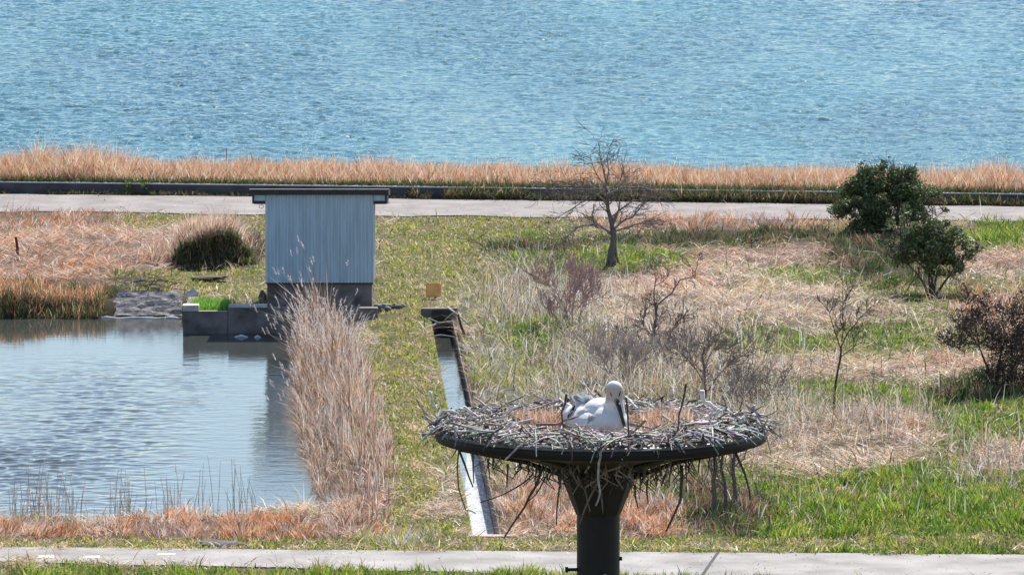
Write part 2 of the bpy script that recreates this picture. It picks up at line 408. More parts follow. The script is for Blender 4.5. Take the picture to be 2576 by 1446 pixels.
sheet('ditch_water', [(dxl(DY0), DY0), (dxl(DY0)+WD, DY0), (dxl(DY1)+WD, DY1), (dxl(DY1), DY1)], DITCH_Z, M_DITCH)

M_ROAD = mat_simple('concrete_road', (.29,.27,.255), .9, nscale=.9, namp=.30, bump=.3)
M_ROADF = mat_simple('asphalt_path', (.235,.21,.20), .9, nscale=1.1, namp=.24, bump=.3)
M_CONC = mat_simple('weathered_shaded_concrete', (.17,.15,.145), .9, nscale=2.5, namp=.5, bump=.4)  # mottled and darkened, shade on the wall faces put into the colour
M_CONCL = mat_simple('sunlit_concrete', (.50,.47,.43), .9, nscale=3, namp=.25, bump=.3)  # paler copy, paints sunlight along the wall's top edges
M_DARK = mat_simple('dark_joint', (.05,.045,.04), .9, bump=0)
def road(name, fn, ff, mat, jit):
    mb = MB(); xs = np.concatenate([[-400,-100,-40], np.arange(-24, 24.01, .35), [40,100,400]]); vs = []; fs = []
    for i, x in enumerate(xs):
        a = fn(x) + (vnoise(x*1.3, 3.1)-.5)*jit; b = ff(x) + (vnoise(x*1.1, 9.1)-.5)*jit*.5
        vs += [(x, a, -.1), (x, a+.01, .03), (x, b-.01, .03), (x, b, -.1)]
        if i:
            k = 4*(i-1); fs += [(k, k+4, k+5, k+1), (k+1, k+5, k+6, k+2), (k+2, k+6, k+7, k+3)]
    mb.add(vs, fs); return tag(mb.build(name, mat), kind='structure')
r1 = road('near_road', near_road_near, near_road_far, M_ROAD, .25)
r2 = road('far_path', far_road_near, far_road_far, M_ROADF, .6)
mb = MB(); a = at(1806,1393); b = at(1766,1450)
mb.add([(a.x-.035,a.y,.036),(a.x+.03,a.y,.036),(b.x+.035,b.y,.036),(b.x-.03,b.y,.036)], [(0,3,2,1)])
mb.build('road_joint', M_DARK, r1)
M_WORN = mat_simple('worn_white_paint', (.72,.70,.66), .8, nscale=9, namp=.3, bump=0)
for i, (x0, x1, yy, hy) in enumerate([(95,135,1403,3),(208,250,1404,3),(395,440,1397,2.4)]):
    mb = MB(); p = [at(x0,yy+hy), at(x1,yy+hy), at(x1+2,yy-hy), at(x0+3,yy-hy)]
    mb.add([(v.x, v.y, .036) for v in p], [(0,1,2,3)]); mb.build('road_marking', M_WORN, r1)

# ---------------------------------------------------------------- blades
def blades(x, y, z, h, lean, az, w, C, bend=1.0):
    n = len(x); th = rng.random(n)*2*np.pi
    wx, wy = np.cos(th)*w/2, np.sin(th)*w/2*.6
    lx, ly = np.cos(az)*lean, np.sin(az)*lean
    k = h/np.sqrt(1+lean**2)
    V = np.empty((n, 5, 3))
    def lvl(t):
        s = t**(1+.6*bend)
        return x+lx*k*s, y+ly*k*s, z+k*t*(1-.22*lean*np.clip(t-.3, 0, 1)*bend)
    for (i, t, sg, tw) in ((0,0,-1,1),(1,0,1,1),(2,.55,1,.85),(3,.55,-1,.85)):
        a, b, c = lvl(np.full(n, t)); V[:, i, 0] = a+sg*wx*tw; V[:, i, 1] = b+sg*wy*tw; V[:, i, 2] = c
    a, b, c = lvl(np.ones(n)); V[:, 4, 0], V[:, 4, 1], V[:, 4, 2] = a, b, c
    return V.reshape(-1, 3), np.repeat(C, 5, 0), n
def blade_obj(name, parts, label=None, cat=None, kind='stuff', parent=None, mat=None):
    V = np.concatenate([p[0] for p in parts]); C = np.concatenate([p[1] for p in parts]); n = sum(p[2] for p in parts)
    b = np.arange(n)[:, None]*5
    loops = (b + np.array([0,1,2,3,3,2,4])).ravel()
    st = (np.arange(n)[:, None]*7 + np.array([0,4])).ravel()
    me = np_mesh(name, V, loops, st, None, C)
    o = link_mesh(name, me, mat or M_BLADE, parent)
    if label: tag(o, label, cat)
    if kind: o['kind'] = kind
    return o
def pick(pal, n, var=.30):
    pal = np.array(pal); c = pal[rng.integers(0, len(pal), n)]
    return np.clip(c*(1+var*rng.standard_normal((n, 1)))*(1+.04*rng.standard_normal((n, 3))), .01, .92)
def pick2(pal, x, y, sd):                  # neighbouring blades mostly belong to one plant and share its colour
    pal = np.array(pal); n = len(x)
    i = (vnoise(x*2.7, y*1.3, 120+sd)*len(pal)*1.5 + rng.normal(0, .8, n)).astype(int) % len(pal)
    return np.clip(pal[i]*(1+.28*rng.standard_normal((n, 1)))*(1+.04*rng.standard_normal((n, 3))), .01, .92)
def free(x, y, m=.08):
    ok = sdf_poly(x, y, pond_poly) > m-.35
    ok &= ~((x > dxl(y)+.0) & (x < dxl(y)+WD+.1) & (y > DY0-.5) & (y < DY1+.3))
    ok &= ~((y > near_road_near(x)+.06+(vnoise(x*2.6,1.)-.5)*.5) & (y < near_road_far(x)-.06+(vnoise(x*2.6,5.)-.5)*.5))
    ok &= ~((y > far_road_near(x)+.25+(vnoise(x*2,7.)-.5)*1.0) & (y < wall_front(x)+.5))
    ok &= ~((x > -6.45) & (x < -3.55) & (y > 206.0) & (y < 210.3))
    ok &= ~((x > -8.6) & (x < -2.9) & (y > 204.4) & (y < 205.2))
    # gravel ramp, mound face
    ppx, ppy = pix(x, y, 0)
    ok &= ~((ppx > 262) & (ppx < 458) & (ppy > 742) & (ppy < 850) & (vnoise(x*3, y*2) < .93))
    ok &= ~((np.abs(x-MND.x) < 1.0) & (y > MND.y-.25) & (y < MND.y+.35) & (vnoise(x*4, y*3, 3) < .70))
    return ok
N = 620000
px = rng.uniform(-330, 2900, N); py = rng.uniform(535, 1500, N)
x, y = at_np(px, py)
cl = fbm(x*2.6, y*1.1, 11, 2)
ok = free(x, y) & (rng.random(N) < .12 + 1.3*sstep(.34, .62, cl)) & (y > far_road_near(x)-80)
x, y, px, py = x[ok], y[ok], px[ok], py[ok]
zt = zone_pick(px, py, x, y)
wind = (fbm(x*1.6, y*.7, 21)-.5)*14
labels = {
 'lawn': ('short_grass', 'short yellow-green grass on the strip between pond and ditch and round the shed', 'grass'),
 'green': ('green_grass', 'fresh green grass patches spread through the rough field', 'grass'),
 'lush': ('lush_grass', 'dense bright green grass along the near road at lower right', 'grass'),
 'dark': ('dark_weeds', 'dark green weeds in low bands across the rough field', 'weeds'),
 'straw': ('straw_thatch', 'flattened pale straw thatch lying over the rough field', 'straw'),
 'pinkst': ('pinkish_dead_grass', 'pinkish dead grass lying beside the mound and through the field', 'dead grass'),
 'mixed': ('rough_grass', 'mixed green and straw coloured rough grass covering the field', 'grass'),
 'grey': ('dry_brush', 'grey-white dry brush standing right of the ditch', 'brush'),
 'orange': ('orange_dead_grass', 'standing orange dead grass at the roadsides and pond edge', 'dead grass'),
 'orlie': ('tangled_orange_reeds', 'tangled flattened orange reeds on the left bank', 'reeds'),
 'bank': ('bank_stalks', 'brown stalks and weeds hanging down the shaded pond bank', 'stalks')}
for k, t in enumerate(names):
    pal, dens, h0, h1, lean, w, mp, ms = TYPES[t]
    m = (zt == k) & (rng.random(len(zt)) < dens); n = m.sum()
    if n < 10: continue
    C = np.where((fbm(x[m]*2.3, y[m]*1.1, 91+k)+rng.normal(0,.13,n) < .38+.3*ms)[:, None], pick2(mp, x[m], y[m], k), pick2(pal, x[m], y[m], k+5)) if True else None
    hh = rng.uniform(h0, h1, n)*(.25+1.25*fbm(x[m]*2.4, y[m]*1.1, 31, 2)**1.3*1.25)
    ln = np.abs(rng.normal(lean, lean*.35, n)); az = wind[m] + rng.normal(0, .7, n)
    if lean > 2: az = np.where(rng.random(n) < .82, rng.choice([0, np.pi], n)+rng.normal(0, .28, n)+(fbm(x[m]*.5, y[m]*.3, 401)-.5)*1.6, az)
    lift = rng.uniform(0, .16, n) if lean > 2 else np.zeros(n)
    zz_ = height(x[m], y[m]) - .02 + lift
    nm, lb, ct = labels[t]
    blade_obj(nm, [blades(x[m], y[m], zz_, hh, ln, az, w*rng.uniform(.6, 1.4, n), C)], lb, ct)

# second, close-set layer of short turf
n = 420000; px = rng.uniform(-330, 2900, n); py = rng.uniform(535, 1500, n)
zq = zone_pick(px, py, *at_np(px, py)); m = np.isin(zq, [names.index('lawn'), names.index('green'), names.index('lush')]); px, py, zq = px[m], py[m], zq[m]
x, y = at_np(px, py); m = free(x, y); x, y, zq = x[m], y[m], zq[m]; n = len(x)
tb = fbm(x*3.3, y*1.6, 301, 2)
C = np.where((tb+rng.normal(0,.12,n) < .42)[:, None], pick2(STRAW+[(.34,.26,.16)], x, y, 31), np.where((zq == names.index('lawn'))[:, None], pick2(YGREEN, x, y, 32), pick2(GREEN, x, y, 33)))
hh = rng.uniform(.03, .10, n)*(.4+1.4*tb)*np.where(zq == names.index('lawn'), 1, 1.7)
blade_obj('turf', [blades(x, y, height(x, y)-.01, hh, np.abs(rng.normal(.9, .5, n)), rng.random(n)*6.28, .030*rng.uniform(.6, 1.4, n), C)], 'low close turf under the taller grass all over the meadow', 'turf')
# bank of the far pond shore, edge of the ditch
n = 9000; px = rng.uniform(-400, 262, n); bx_, by_ = at_np(px, np.full(n, 800.), POND_Z); by_ = by_ + rng.uniform(-.1, 2.6, n)
hh = rng.uniform(.15, .48, n)*(.5+fbm(bx_*2, by_, 311))
C = np.where((by_-at_np(px, np.full(n, 800.), POND_Z)[1] < .6+rng.normal(0, .5, n))[:, None], np.where((rng.random(n) < .5)[:, None], pick(DGREEN, n), pick(BROWN, n)), np.where((rng.random(n) < .85)[:, None], pick(ORANGE, n), pick(BROWN, n)))
blade_obj('shore_stalks', [blades(bx_, by_, np.maximum(height(bx_, by_), POND_Z)-.03, hh, np.abs(rng.normal(.7, .5, n)), rng.normal(-1.57, 1.3, n), .020*rng.uniform(.5, 1.5, n), C)], 'brown and green stalks along the far left shore of the pond', 'stalks')
n = 7000; yy_ = rng.uniform(DY0-.3, DY1+.3, n); sd_ = rng.random(n) < .62
xx_ = np.where(sd_, dxl(yy_)+WD+.04+np.abs(rng.normal(0, .10, n)), dxl(yy_)-.03-np.abs(rng.normal(0, .05, n)))
keepd = ~sd_ | (vnoise(yy_*1.3, yy_*0+3, 5) > .18); xx_, yy_, sd_ = xx_[keepd], yy_[keepd], sd_[keepd]; n = len(xx_)
C = np.where(sd_[:, None], np.where((rng.random(n) < .5)[:, None], pick(BROWN, n), pick(STRAW, n)), pick(YGREEN, n))
blade_obj('ditch_edge_grass', [blades(xx_, yy_, np.where(sd_, -.16, -.08)+0*xx_, np.where(sd_, rng.uniform(.10, .32, n), rng.uniform(.08, .16, n)), np.where(sd_, np.abs(rng.normal(.7, .5, n)), .4), np.where(sd_, rng.normal(1.2, 1.6, n), rng.normal(0, 1.2, n)), .018*rng.uniform(.6, 1.4, n), C)], 'dead grass hanging over both edges of the drainage ditch', 'grass')
# reeds beyond the sea wall
def reed_band(n, xs, ys, zf, h, pal, lean, w, az0=None, pm=None, ms=0):
    C = pick(pal, n)
    if pm is not None: C = np.where((rng.random(n) < ms)[:, None], pick(pm, n), C)
    ln = np.abs(rng.normal(lean, lean*.4, n)); az = (rng.random(n)*6.28 if az0 is None else rng.normal(az0, .8, n))
    return blades(xs, ys, zf, h, ln, az, w*rng.uniform(.6, 1.4, n), C)
n = 90000; xs = rng.uniform(-25, 24, n); off = rng.uniform(.35, 4.4, n)
ysr = wall_front(xs)+off
hgt = (.36+.66*fbm(xs*1.7, ysr*.9, 51))*rng.uniform(.6, 1.25, n)*np.where(off < .9, .7, 1)
tall = np.exp(-((xs+14)/1.0)**2)*.5 + np.exp(-((xs+12.4)/.9)**2)*.45+ np.exp(-((xs-14.6)/1.0)**2)*.25
hgt *= 1+tall*rng.random(n)*1.4
p1 = reed_band(n, xs, ysr, height(xs, ysr), hgt, ORANGE, .55, .020, None, PINK+STRAW, .62)
blade_obj('shore_reeds', [p1], 'band of standing orange dry reeds behind the sea wall', 'reeds')
n = 40000; xs = rng.uniform(-25, 24, n); off = np.abs(rng.normal(.3, .35, n))
m = fbm(xs*.5, xs*0, 61) > np.where(xs > 1.5, .15, .28); xs = xs[m]; off = off[m]; n = len(xs)
ysr = wall_front(xs)+off*.9+.1
p2 = reed_band(n, xs, ysr, np.full(n, .3), rng.uniform(.12, .36, n), DGREEN, 1.1, .022, -1.57, BROWN, .3)
n = 26000; xs = rng.uniform(-25, 24, n); m = fbm(xs*.9, xs*0, 63) > np.where(xs > -4, .25, .42); xs = xs[m]; n = len(xs)
ysr = wall_front(xs)-rng.uniform(.02, .38, n)
p3 = reed_band(n, xs, ysr, np.zeros(n), rng.uniform(.05, .24, n)*(.4+1.2*fbm(xs*1.5, xs*0, 64))*np.where(xs > -3, 1.5, 1), DGREEN, .9, .020, None, BROWN, .55)
blade_obj('wall_weeds', [p2, p3], 'dark weeds trailing over and along the foot of the sea wall', 'weeds')

# big reed bed on the right bank of the pond, fanning over the water
n0 = 30000
cx_ = np.interp; t = rng.random(n0)
ry_ = 845 + t*465
left = np.interp(ry_, [845,900,1000,1100,1200,1310], [765,740,745,770,805,850])
right = np.interp(ry_, [845,900,1000,1100,1200,1310], [840,905,950,985,1000,990])
rx_ = left + (right-left)*rng.random(n0)
x, y = at_np(rx_, ry_); d = sdf_poly(x, y, pond_poly)
m = (d > -.5) & (rng.random(n0) < .04+.7*sstep(.45, .60, fbm(x*3.1, y*1.5, 171, 2))); x, y, rx_, ry_, left, right = [a[m] for a in (x, y, rx_, ry_, left, right)]; n = len(x)
u = (rx_-left)/(right-left)
clump = fbm(x*2.6, y*1.3, 71, 2)
h = np.interp(ry_, [845,900,950,1100,1310], [2.1,2.05,1.5,1.05,.45])*(.12+1.35*clump)*rng.uniform(.6, 1.15, n)*np.interp(u, [0,.5,1], [.8,1.1,.55])
az = np.where(rng.random(n) < .7-.4*u+(clump-.5)*1.5, np.pi, 0) + rng.normal(0, .9, n) + (fbm(x*1.3, y*.7, 181)-.5)*5
lean = np.abs(rng.normal(.38, .34, n)) + .8*(u < .3)*rng.random(n)*(ry_ > 930)
C = np.where((rng.random(n) < .55)[:, None], pick([(.64,.50,.42),(.72,.62,.55),(.50,.38,.31),(.80,.73,.67),(.58,.42,.32)], n), np.where((rng.random(n) < .6)[:, None], pick(BROWN, n), pick(ORANGE, n)))
zb = np.maximum(height(x, y), POND_Z-.05)
reed_parts = [blades(x, y, zb, h, lean, az, .017*rng.uniform(.5, 1.5, n), C, 1.6)]
blade_obj('reed_bed', reed_parts, 'tall pinkish-brown dry reed bed leaning over the pond edge', 'reeds')
# plume heads
sel = rng.choice(np.where((ry_ < 1000) & (h > .95))[0], 420, replace=True)
PXx, PYy, PZz, PH, PL, PA, PW, PC = [], [], [], [], [], [], [], []
for i in sel:
    k = h[i]/math.sqrt(1+lean[i]**2)
    tx, ty, tz = x[i]+math.cos(az[i])*lean[i]*k, y[i]+math.sin(az[i])*lean[i]*k, zb[i]+k*(1-.154*lean[i])
    m_ = 9; a0 = az[i]
    for j in range(m_):
        f = j/m_*.22
        PXx.append(tx+math.cos(a0)*f*.3); PYy.append(ty); PZz.append(tz-.05+f*.75); PH.append(random.uniform(.06,.12)); PL.append(random.uniform(.8,2)); PA.append(a0+random.gauss(0,.6)); PW.append(.02)
        PC.append(random.choice([(.62,.55,.52),(.74,.68,.66),(.48,.40,.38)]))
plume = [blades(*[np.array(q_) for q_ in (PXx, PYy, PZz, PH, PL, PA, PW, PC)])]
blade_obj('reed_plumes', plume, 'pale feathery seed plumes on top of the reed bed before the shed', 'reed plumes')

# pampas-like pink tuft arching over the mound
n = 6500; mx = MND.x + rng.normal(-.65, .55, n); my = MND.y + .45 + np.abs(rng.normal(0, .9, n))
C = np.where((rng.random(n) < .7)[:, None], pick(PINK, n), pick(STRAW, n))
gp = [blades(mx, my, height(mx, my)-.02, rng.uniform(.3, .95, n), np.abs(rng.normal(.8, .4, n)), rng.normal(2.5, .5, n)*0+np.where(rng.random(n) < .7, rng.normal(.5, .6, n), rng.normal(-1.6, .5, n)), .018*rng.uniform(.6,1.4,n), C)]
tag(blade_obj('mound_grass', gp, 'shaggy pale pink grass tuft arching over the dark mound left of the shed', 'grass tuft', None), kind='stuff')

n = 1700; mx = MND.x + rng.uniform(-1.15, 1.05, n); my = MND.y + rng.uniform(-.35, .35, n)  # weeds added to deepen the shade on the mound face
blade_obj('mound_shade_weeds', [blades(mx, my, height(mx, my)-.03, rng.uniform(.10, .38, n), np.abs(rng.normal(.8, .5, n)), rng.normal(-1.4, .9, n), .024*rng.uniform(.5, 1.4, n), np.where((rng.random(n) < .6)[:, None], pick(DGREEN, n), pick(BROWN, n)))], 'dark green weeds added to darken the shaded face of the mound left of the shed', 'weeds')
# sparse reed clumps in the near pond edge
def reed_clump(rect, n, hr, label):
    x0, x1, yb0, yb1 = rect
    c = at((x0+x1)/2, (yb0+yb1)/2, POND_Z)
    root = empty('reed_clump', c, label, 'reed clump', 'thin reed clumps in the near pond edge')
    hb = []
    for i in range(n):
        mb = MB(); p = at(random.uniform(x0, x1), random.uniform(yb0, yb1), POND_Z); hh = random.uniform(*hr)
        lx = random.gauss(0, .09)*hh; bend = random.gauss(0, .05)
        mb.cur = random.choice([(.50,.42,.36),(.60,.50,.44),(.40,.34,.30),(.62,.50,.48)])
        top = p+Vector((lx+bend, random.gauss(0,.05), hh))
        mb.tube([p-Vector((0,0,.3)), p+Vector((lx*.5,0,hh*.55)), top], [.007,.006,.003], 4); mb.build('stem', M_BARK, root)
        if random.random() < .4:
            for j in range(5):
                q_ = top - (top-p)*.04*j
                hb.append((q_.x, q_.y, q_.z, random.uniform(.05,.10), random.uniform(.4,1), random.choice([0,math.pi])+random.gauss(0,.5), .018, random.choice([(.5,.42,.36),(.6,.52,.46)])))
        if random.random() < .6:
            q_ = p+Vector((lx*.4,0,hh*random.uniform(.2,.6)))
            hb.append((q_.x, q_.y, q_.z, random.uniform(.2,.4), random.uniform(.3,.9), random.choice([0,math.pi])+random.gauss(0,.5), .012, (.5,.42,.32)))
    if hb: blade_obj('leaves', [blades(*[np.array([b_[i] for b_ in hb]) for i in range(8)])], kind=None, parent=root)
reed_clump((25,100,1318,1332), 30, (.5,1.45), 'thin reed clump at the far lower left of the pond')
reed_clump((100,205,1318,1334), 46, (.4,1.25), 'denser purple-brown reed clump in the lower left pond edge')
reed_clump((275,335,1316,1338), 26, (.4,1.3), 'fan-shaped reed clump just right of the gap in the near bank')
reed_clump((335,470,1305,1325), 22, (.4,1.35), 'sparse reed clump behind the middle of the orange near bank')
reed_clump((480,650,1296,1315), 26, (.4,1.3), 'sparse reed clump toward the right end of the near bank')
reed_clump((205,250,1322,1338), 7, (.2,.55), 'few short reed stems in the open gap of the near bank')

n = 5200; sel_ = rng.random(n) < .5; x = rng.uniform(-22, 22, n); u_ = rng.beta(.6, .6, n)
y = np.where(sel_, near_road_near(x)+(near_road_far(x)-near_road_near(x))*u_, far_road_near(x)+(far_road_far(x)-far_road_near(x))*u_)
blade_obj('path_litter', [blades(x, y, np.full(n, .032), rng.uniform(.02, .09, n), np.abs(rng.normal(3, 1, n)), rng.random(n)*6.28, .022*rng.uniform(.5, 1.4, n), pick(STRAW+BROWN+[(.06,.06,.05)], n))], 'bits of straw and dirt scattered on the two paths', 'litter')
# dry stalks across the field
def stalks(name, n, box, hr, pal, label, cat, w=.012):
    px = rng.uniform(box[0], box[2], n); py = rng.uniform(box[1], box[3], n); x, y = at_np(px, py); ok = free(x, y)
    x, y = x[ok], y[ok]; n = len(x)
    blade_obj(name, [blades(x, y, height(x, y), rng.uniform(*hr, n), np.abs(rng.normal(.3,.35,n)), rng.random(n)*6.28, w*rng.uniform(.7,1.5,n), pick(pal, n), .5)], label, cat)
stalks('dark_stalks', 2000, (1190,640,2800,1340), (.25,.75), BROWN+DGREEN, 'thin dark bramble stalks scattered over the rough field', 'stalks', .016)
stalks('pale_stalks', 1200, (1190,640,2800,1330), (.2,.6), [(.78,.72,.66),(.7,.62,.52)], 'thin pale dry stalks scattered over the rough field', 'stalks', .016)

def tangle(name, n, spots, label):
    P_ = []
    for (cx_, cy_, rx, ry, w_) in spots:
        k = int(n*w_); P_.append(np.stack([rng.normal(cx_, rx*.55, k), rng.normal(cy_, ry*.55, k)], 1))
    P_ = np.concatenate(P_); x, y = at_np(P_[:,0], P_[:,1]); ok = free(x, y); x, y = x[ok], y[ok]; n = len(x)
    C = np.where((rng.random(n) < .5)[:, None], pick(GREY+STRAW, n), pick([(.24,.18,.16),(.34,.25,.22),(.16,.12,.10),(.78,.72,.66)], n))
    blade_obj(name, [blades(x, y, height(x, y), rng.uniform(.4, 1.15, n), np.abs(rng.normal(1.2, .8, n)), rng.choice([0, np.pi], n)+rng.normal(0, .8, n), .015*rng.uniform(.6, 1.5, n), C, 1.7)], label, 'brush')
tangle('dry_tangle', 12500, [(1560,930,260,90,.22),(1800,960,220,90,.2),(1300,760,110,90,.12),(1460,760,100,60,.1),(1960,1080,200,60,.14),(1700,840,160,50,.1),(2230,1090,150,40,.07),(1400,1230,160,70,.05),(2480,1180,140,60,.05)], 'matted grey and brown twig tangle sprawling across the middle of the field behind the nest')
# ---------------------------------------------------------------- shed
SY = 206.3
def sx(px): return atd(px, 700, SY).x
def sz(py): return atd(1288, py, SY).z
shed = empty('pump_shed', ((sx(670)+sx(938))/2, SY, 0), 'blue-grey corrugated metal shed on a concrete base beside the pond', 'shed')
M_CORR = mat_simple('corrugated_steel', (.46,.58,.68), .5, .0, nscale=11, namp=.16, bump=.0, stretch=(1,1,.06), spec=.4)
M_TRIM = mat_simple('dark_trim', (.045,.04,.045), .5, nscale=6, bump=.1)
M_ROOF = mat_simple('roof_sheet', (.16,.15,.16), .5, nscale=6, bump=.1)
xl, xr, zt_, zb_ = sx(670), sx(938), sz(489), sz(712); dep = 2.6
mb = MB(); 
# corrugated skin: trapezoid ribs, all four sides
def corr(mb, p, q, z0, z1, nrm, pitch=.088, d=.022, z1b=None):
    p = Vector(p); q = Vector(q); L = (q-p).length; t = (q-p)/L; nrm = Vector(nrm); pts = []; s = 0
    while s < L-1e-6:
        for (f, o) in ((0,0),(.18,1),(.5,1),(.68,0)):
            if s+f*pitch <= L: pts.append(p+t*(s+f*pitch)+nrm*d*o)
        s += pitch
    pts.append(q)
    z1b = z1 if z1b is None else z1b
    vs = [(a.x,a.y,z0) for a in pts]+[(a.x,a.y,z1+(z1b-z1)*(Vector((a.x,a.y,0))-Vector((p.x,p.y,0))).length/L) for a in pts]; m = len(pts)
    mb.add(vs, [(i, i+1, m+i+1, m+i) for i in range(m-1)])
corr(mb, (xl,SY,0), (xr,SY,0), zb_, zt_, (0,-1,0))
corr(mb, (xr,SY,0), (xr,SY+dep,0), zb_, zt_-.02, (1,0,0), z1b=zt_-.31)
corr(mb, (xr,SY+dep,0), (xl,SY+dep,0), zb_, zt_-.31, (0,1,0))
corr(mb, (xl,SY+dep,0), (xl,SY,0), zb_, zt_-.31, (-1,0,0), z1b=zt_-.02)
mb.build('wall', M_CORR, shed)
M_WHITE = mat_simple('pale_trim', (.62,.64,.64), .5, nscale=6, namp=.1, bump=.05)
for xx, s_ in ((xl, -1), (xr, 1)):
    mb = MB(); mb.box((min(xx-.02*s_, xx+.022*s_), SY-.022, zb_-.01), (max(xx-.02*s_, xx+.022*s_), SY+.03, sz(506)), .004); mb.build('lit_side_strip', M_WHITE, shed)  # pale strips paint in the sunlit sides of the shed
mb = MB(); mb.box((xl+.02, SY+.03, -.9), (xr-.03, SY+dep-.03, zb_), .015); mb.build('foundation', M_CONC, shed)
mb = MB(); mb.box((xl-.01, SY-.026, zb_-.03), (xr+.01, SY+.02, zb_+.012), .004); mb.build('drip_edge', M_TRIM, shed)
# roof: mono-pitch falling to the back, dark fascia, boxed eaves
rl, rr = sx(630), sx(978); z1, z0 = sz(476), sz(489)
mb = MB(); th = z1-z0; sl = .30
mb.add([(rl,SY-.16,z0),(rr,SY-.16,z0),(rr,SY+dep+.2,z0-sl),(rl,SY+dep+.2,z0-sl),(rl,SY-.16,z1),(rr,SY-.16,z1),(rr,SY+dep+.2,z1-sl),(rl,SY+dep+.2,z1-sl)],
       [(0,3,2,1),(4,5,6,7),(0,1,5,4),(1,2,6,5),(2,3,7,6),(3,0,4,7)])
roof = mb.build('roof', M_TRIM, shed)
mb = MB(); mb.box((rl-.02, SY-.20, z1-.012), (rr+.02, SY-.10, z1+.018), .003); mb.build('roof_edge', M_ROOF, roof)
el, er = sx(640), sx(969)
def sloped(mb, x0, x1, y0, y1, za, zb2):
    k = lambda y: -sl*(y-(SY-.16))/(dep+.36)
    mb.add([(x0,y0,za+k(y0)),(x1,y0,za+k(y0)),(x1,y1,za+k(y1)),(x0,y1,za+k(y1)),(x0,y0,zb2+k(y0)),(x1,y0,zb2+k(y0)),(x1,y1,zb2+k(y1)),(x0,y1,zb2+k(y1))],
           [(0,3,2,1),(4,5,6,7),(0,1,5,4),(1,2,6,5),(2,3,7,6),(3,0,4,7)])
for (a0, a1, s_) in ((el, xl-.024, -1), (xr+.024, er, 1)):
    mb = MB(); sloped(mb, a0, a1, SY-.02, SY+dep+.1, sz(504), z0-.004); mb.build('eave', M_CORR, shed)
    mb = MB(); sloped(mb, a0, a1, SY-.05, SY+dep+.1, sz(512), sz(504)-.003)
    e_ = a0 if s_ < 0 else a1
    sloped(mb, *((e_-.05, e_-.002) if s_ < 0 else (e_+.002, e_+.05)), SY-.06, SY+dep+.1, sz(511), z0-.004)
    mb.build('eave_trim', M_TRIM, shed)
mb = MB(); lx, lz = sx(658), sz(520)
mb.tube([(lx+.06*math.cos(a), SY+.02, lz+.045*math.sin(a)) for a in np.linspace(0, 2*math.pi, 13)], .010, 5)
mb.build('hanging_ring', M_WHITE, shed)

# ---------------------------------------------------------------- pond retaining wall with notch
WY = 204.7
def wx(px): return atd(px, 800, WY).x
def wz(py): return atd(1288, py, WY).z
pw = empty('retaining_wall', (wx(560), WY, POND_Z), 'dark concrete retaining wall with a low notch at the pond edge before the shed', 'wall')
mb = MB()
mb.box((wx(460), WY, -1.3), (wx(573), WY+.35, wz(784)), .012)
mb.box((wx(573)+.004, WY+.003, -1.3), (wx(950), WY+.35, wz(775)), .012)
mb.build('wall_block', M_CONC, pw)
mb = MB(); mb.box((wx(459), WY-.02, wz(783)), (wx(500), WY+.45, wz(768)), .01)
mb.build('cap', M_CONCL, pw)
mb = MB(); mb.box((wx(575), WY-.02, wz(774)), (wx(672), WY+.42, wz(768)), .008)
mb.build('cap', M_CONCL, pw)
mb = MB(); mb.box((wx(500)+.01, WY-.012, wz(784)+.002), (wx(573)-.01, WY+.06, wz(782)), .003)
mb.build('notch_sill', M_CONCL, pw)
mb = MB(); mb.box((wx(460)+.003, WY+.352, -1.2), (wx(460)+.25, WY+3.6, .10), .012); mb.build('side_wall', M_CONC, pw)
# grass in the notch
n = 1500; gx = rng.uniform(wx(478), wx(572), n); gy = rng.uniform(WY+.5, WY+2.2, n)
g = blade_obj('notch_grass', [blades(gx, gy, np.full(n, .0), rng.uniform(.18,.36,n), np.abs(rng.normal(.45,.25,n)), rng.random(n)*6.28, .022*np.ones(n), pick([(.16,.40,.05),(.22,.48,.08),(.12,.30,.04),(.36,.5,.1)], n))],
      'bright green grass tuft growing in the notch of the retaining wall', 'grass tuft', None); g['kind'] = 'stuff'
def rock(px, py, r, c, label, sq=(1,.8,.7), name='rock', seed=1, z=None, cat='rock', group=None):
    import bmesh
    p = at(px, py, 0 if z is None else z); bm = bmesh.new(); bmesh.ops.create_icosphere(bm, subdivisions=3, radius=1)
    rr_ = random.Random(seed); o = [rr_.uniform(0,50) for _ in range(3)]
    for v in bm.verts:
        q_ = v.co; f = 1+.35*(float(vnoise(q_.x*1.6+o[0], q_.y*1.6+q_.z*1.3+o[1]))-.5)*2 + .1*(float(vnoise(q_.x*5+o[1], q_.z*5+q_.y*4))-.5)
        v.co = Vector((q_.x*sq[0], q_.y*sq[1], q_.z*sq[2]))*r*f
    me = bpy.data.meshes.new(name); bm.to_mesh(me); bm.free()
    o_ = bpy.data.objects.new(name, me); col.objects.link(o_); o_.location = p + Vector((0,0,r*sq[2]*.6))
    m = mat_simple('rock_'+str(seed), c, .9, nscale=6, namp=.3, bump=.5); me.materials.append(m)
    return tag(o_, label, cat, group)
rock(482, 752, .16, (.62,.58,.52), 'pale boulder standing at the left end of the retaining wall', (1,.8,1.0), seed=4)
rock(660, 757, .13, (.14,.12,.11), 'dark stone leaning against the left foot of the shed', (.8,.8,1.3), seed=5)
for (a, b, r_, s_, lb) in ((962,782,.19,11,'grey concrete lump at the right foot of the shed'),(996,776,.13,12,'small dark stone in the grass right of the shed'),(1012,772,.10,13,'smallest dark stone nearest the ditch')):
    rock(a, b, r_, (.16,.16,.16), lb, (1.1,.9,.6), seed=s_)
mb = MB(); mb.box((sx(938)+.02, SY-.2, -.2), (sx(985), SY+.1, .14), .02); tag(mb.build('concrete_block', M_CONC), 'low concrete block beside the right corner of the shed', 'block')
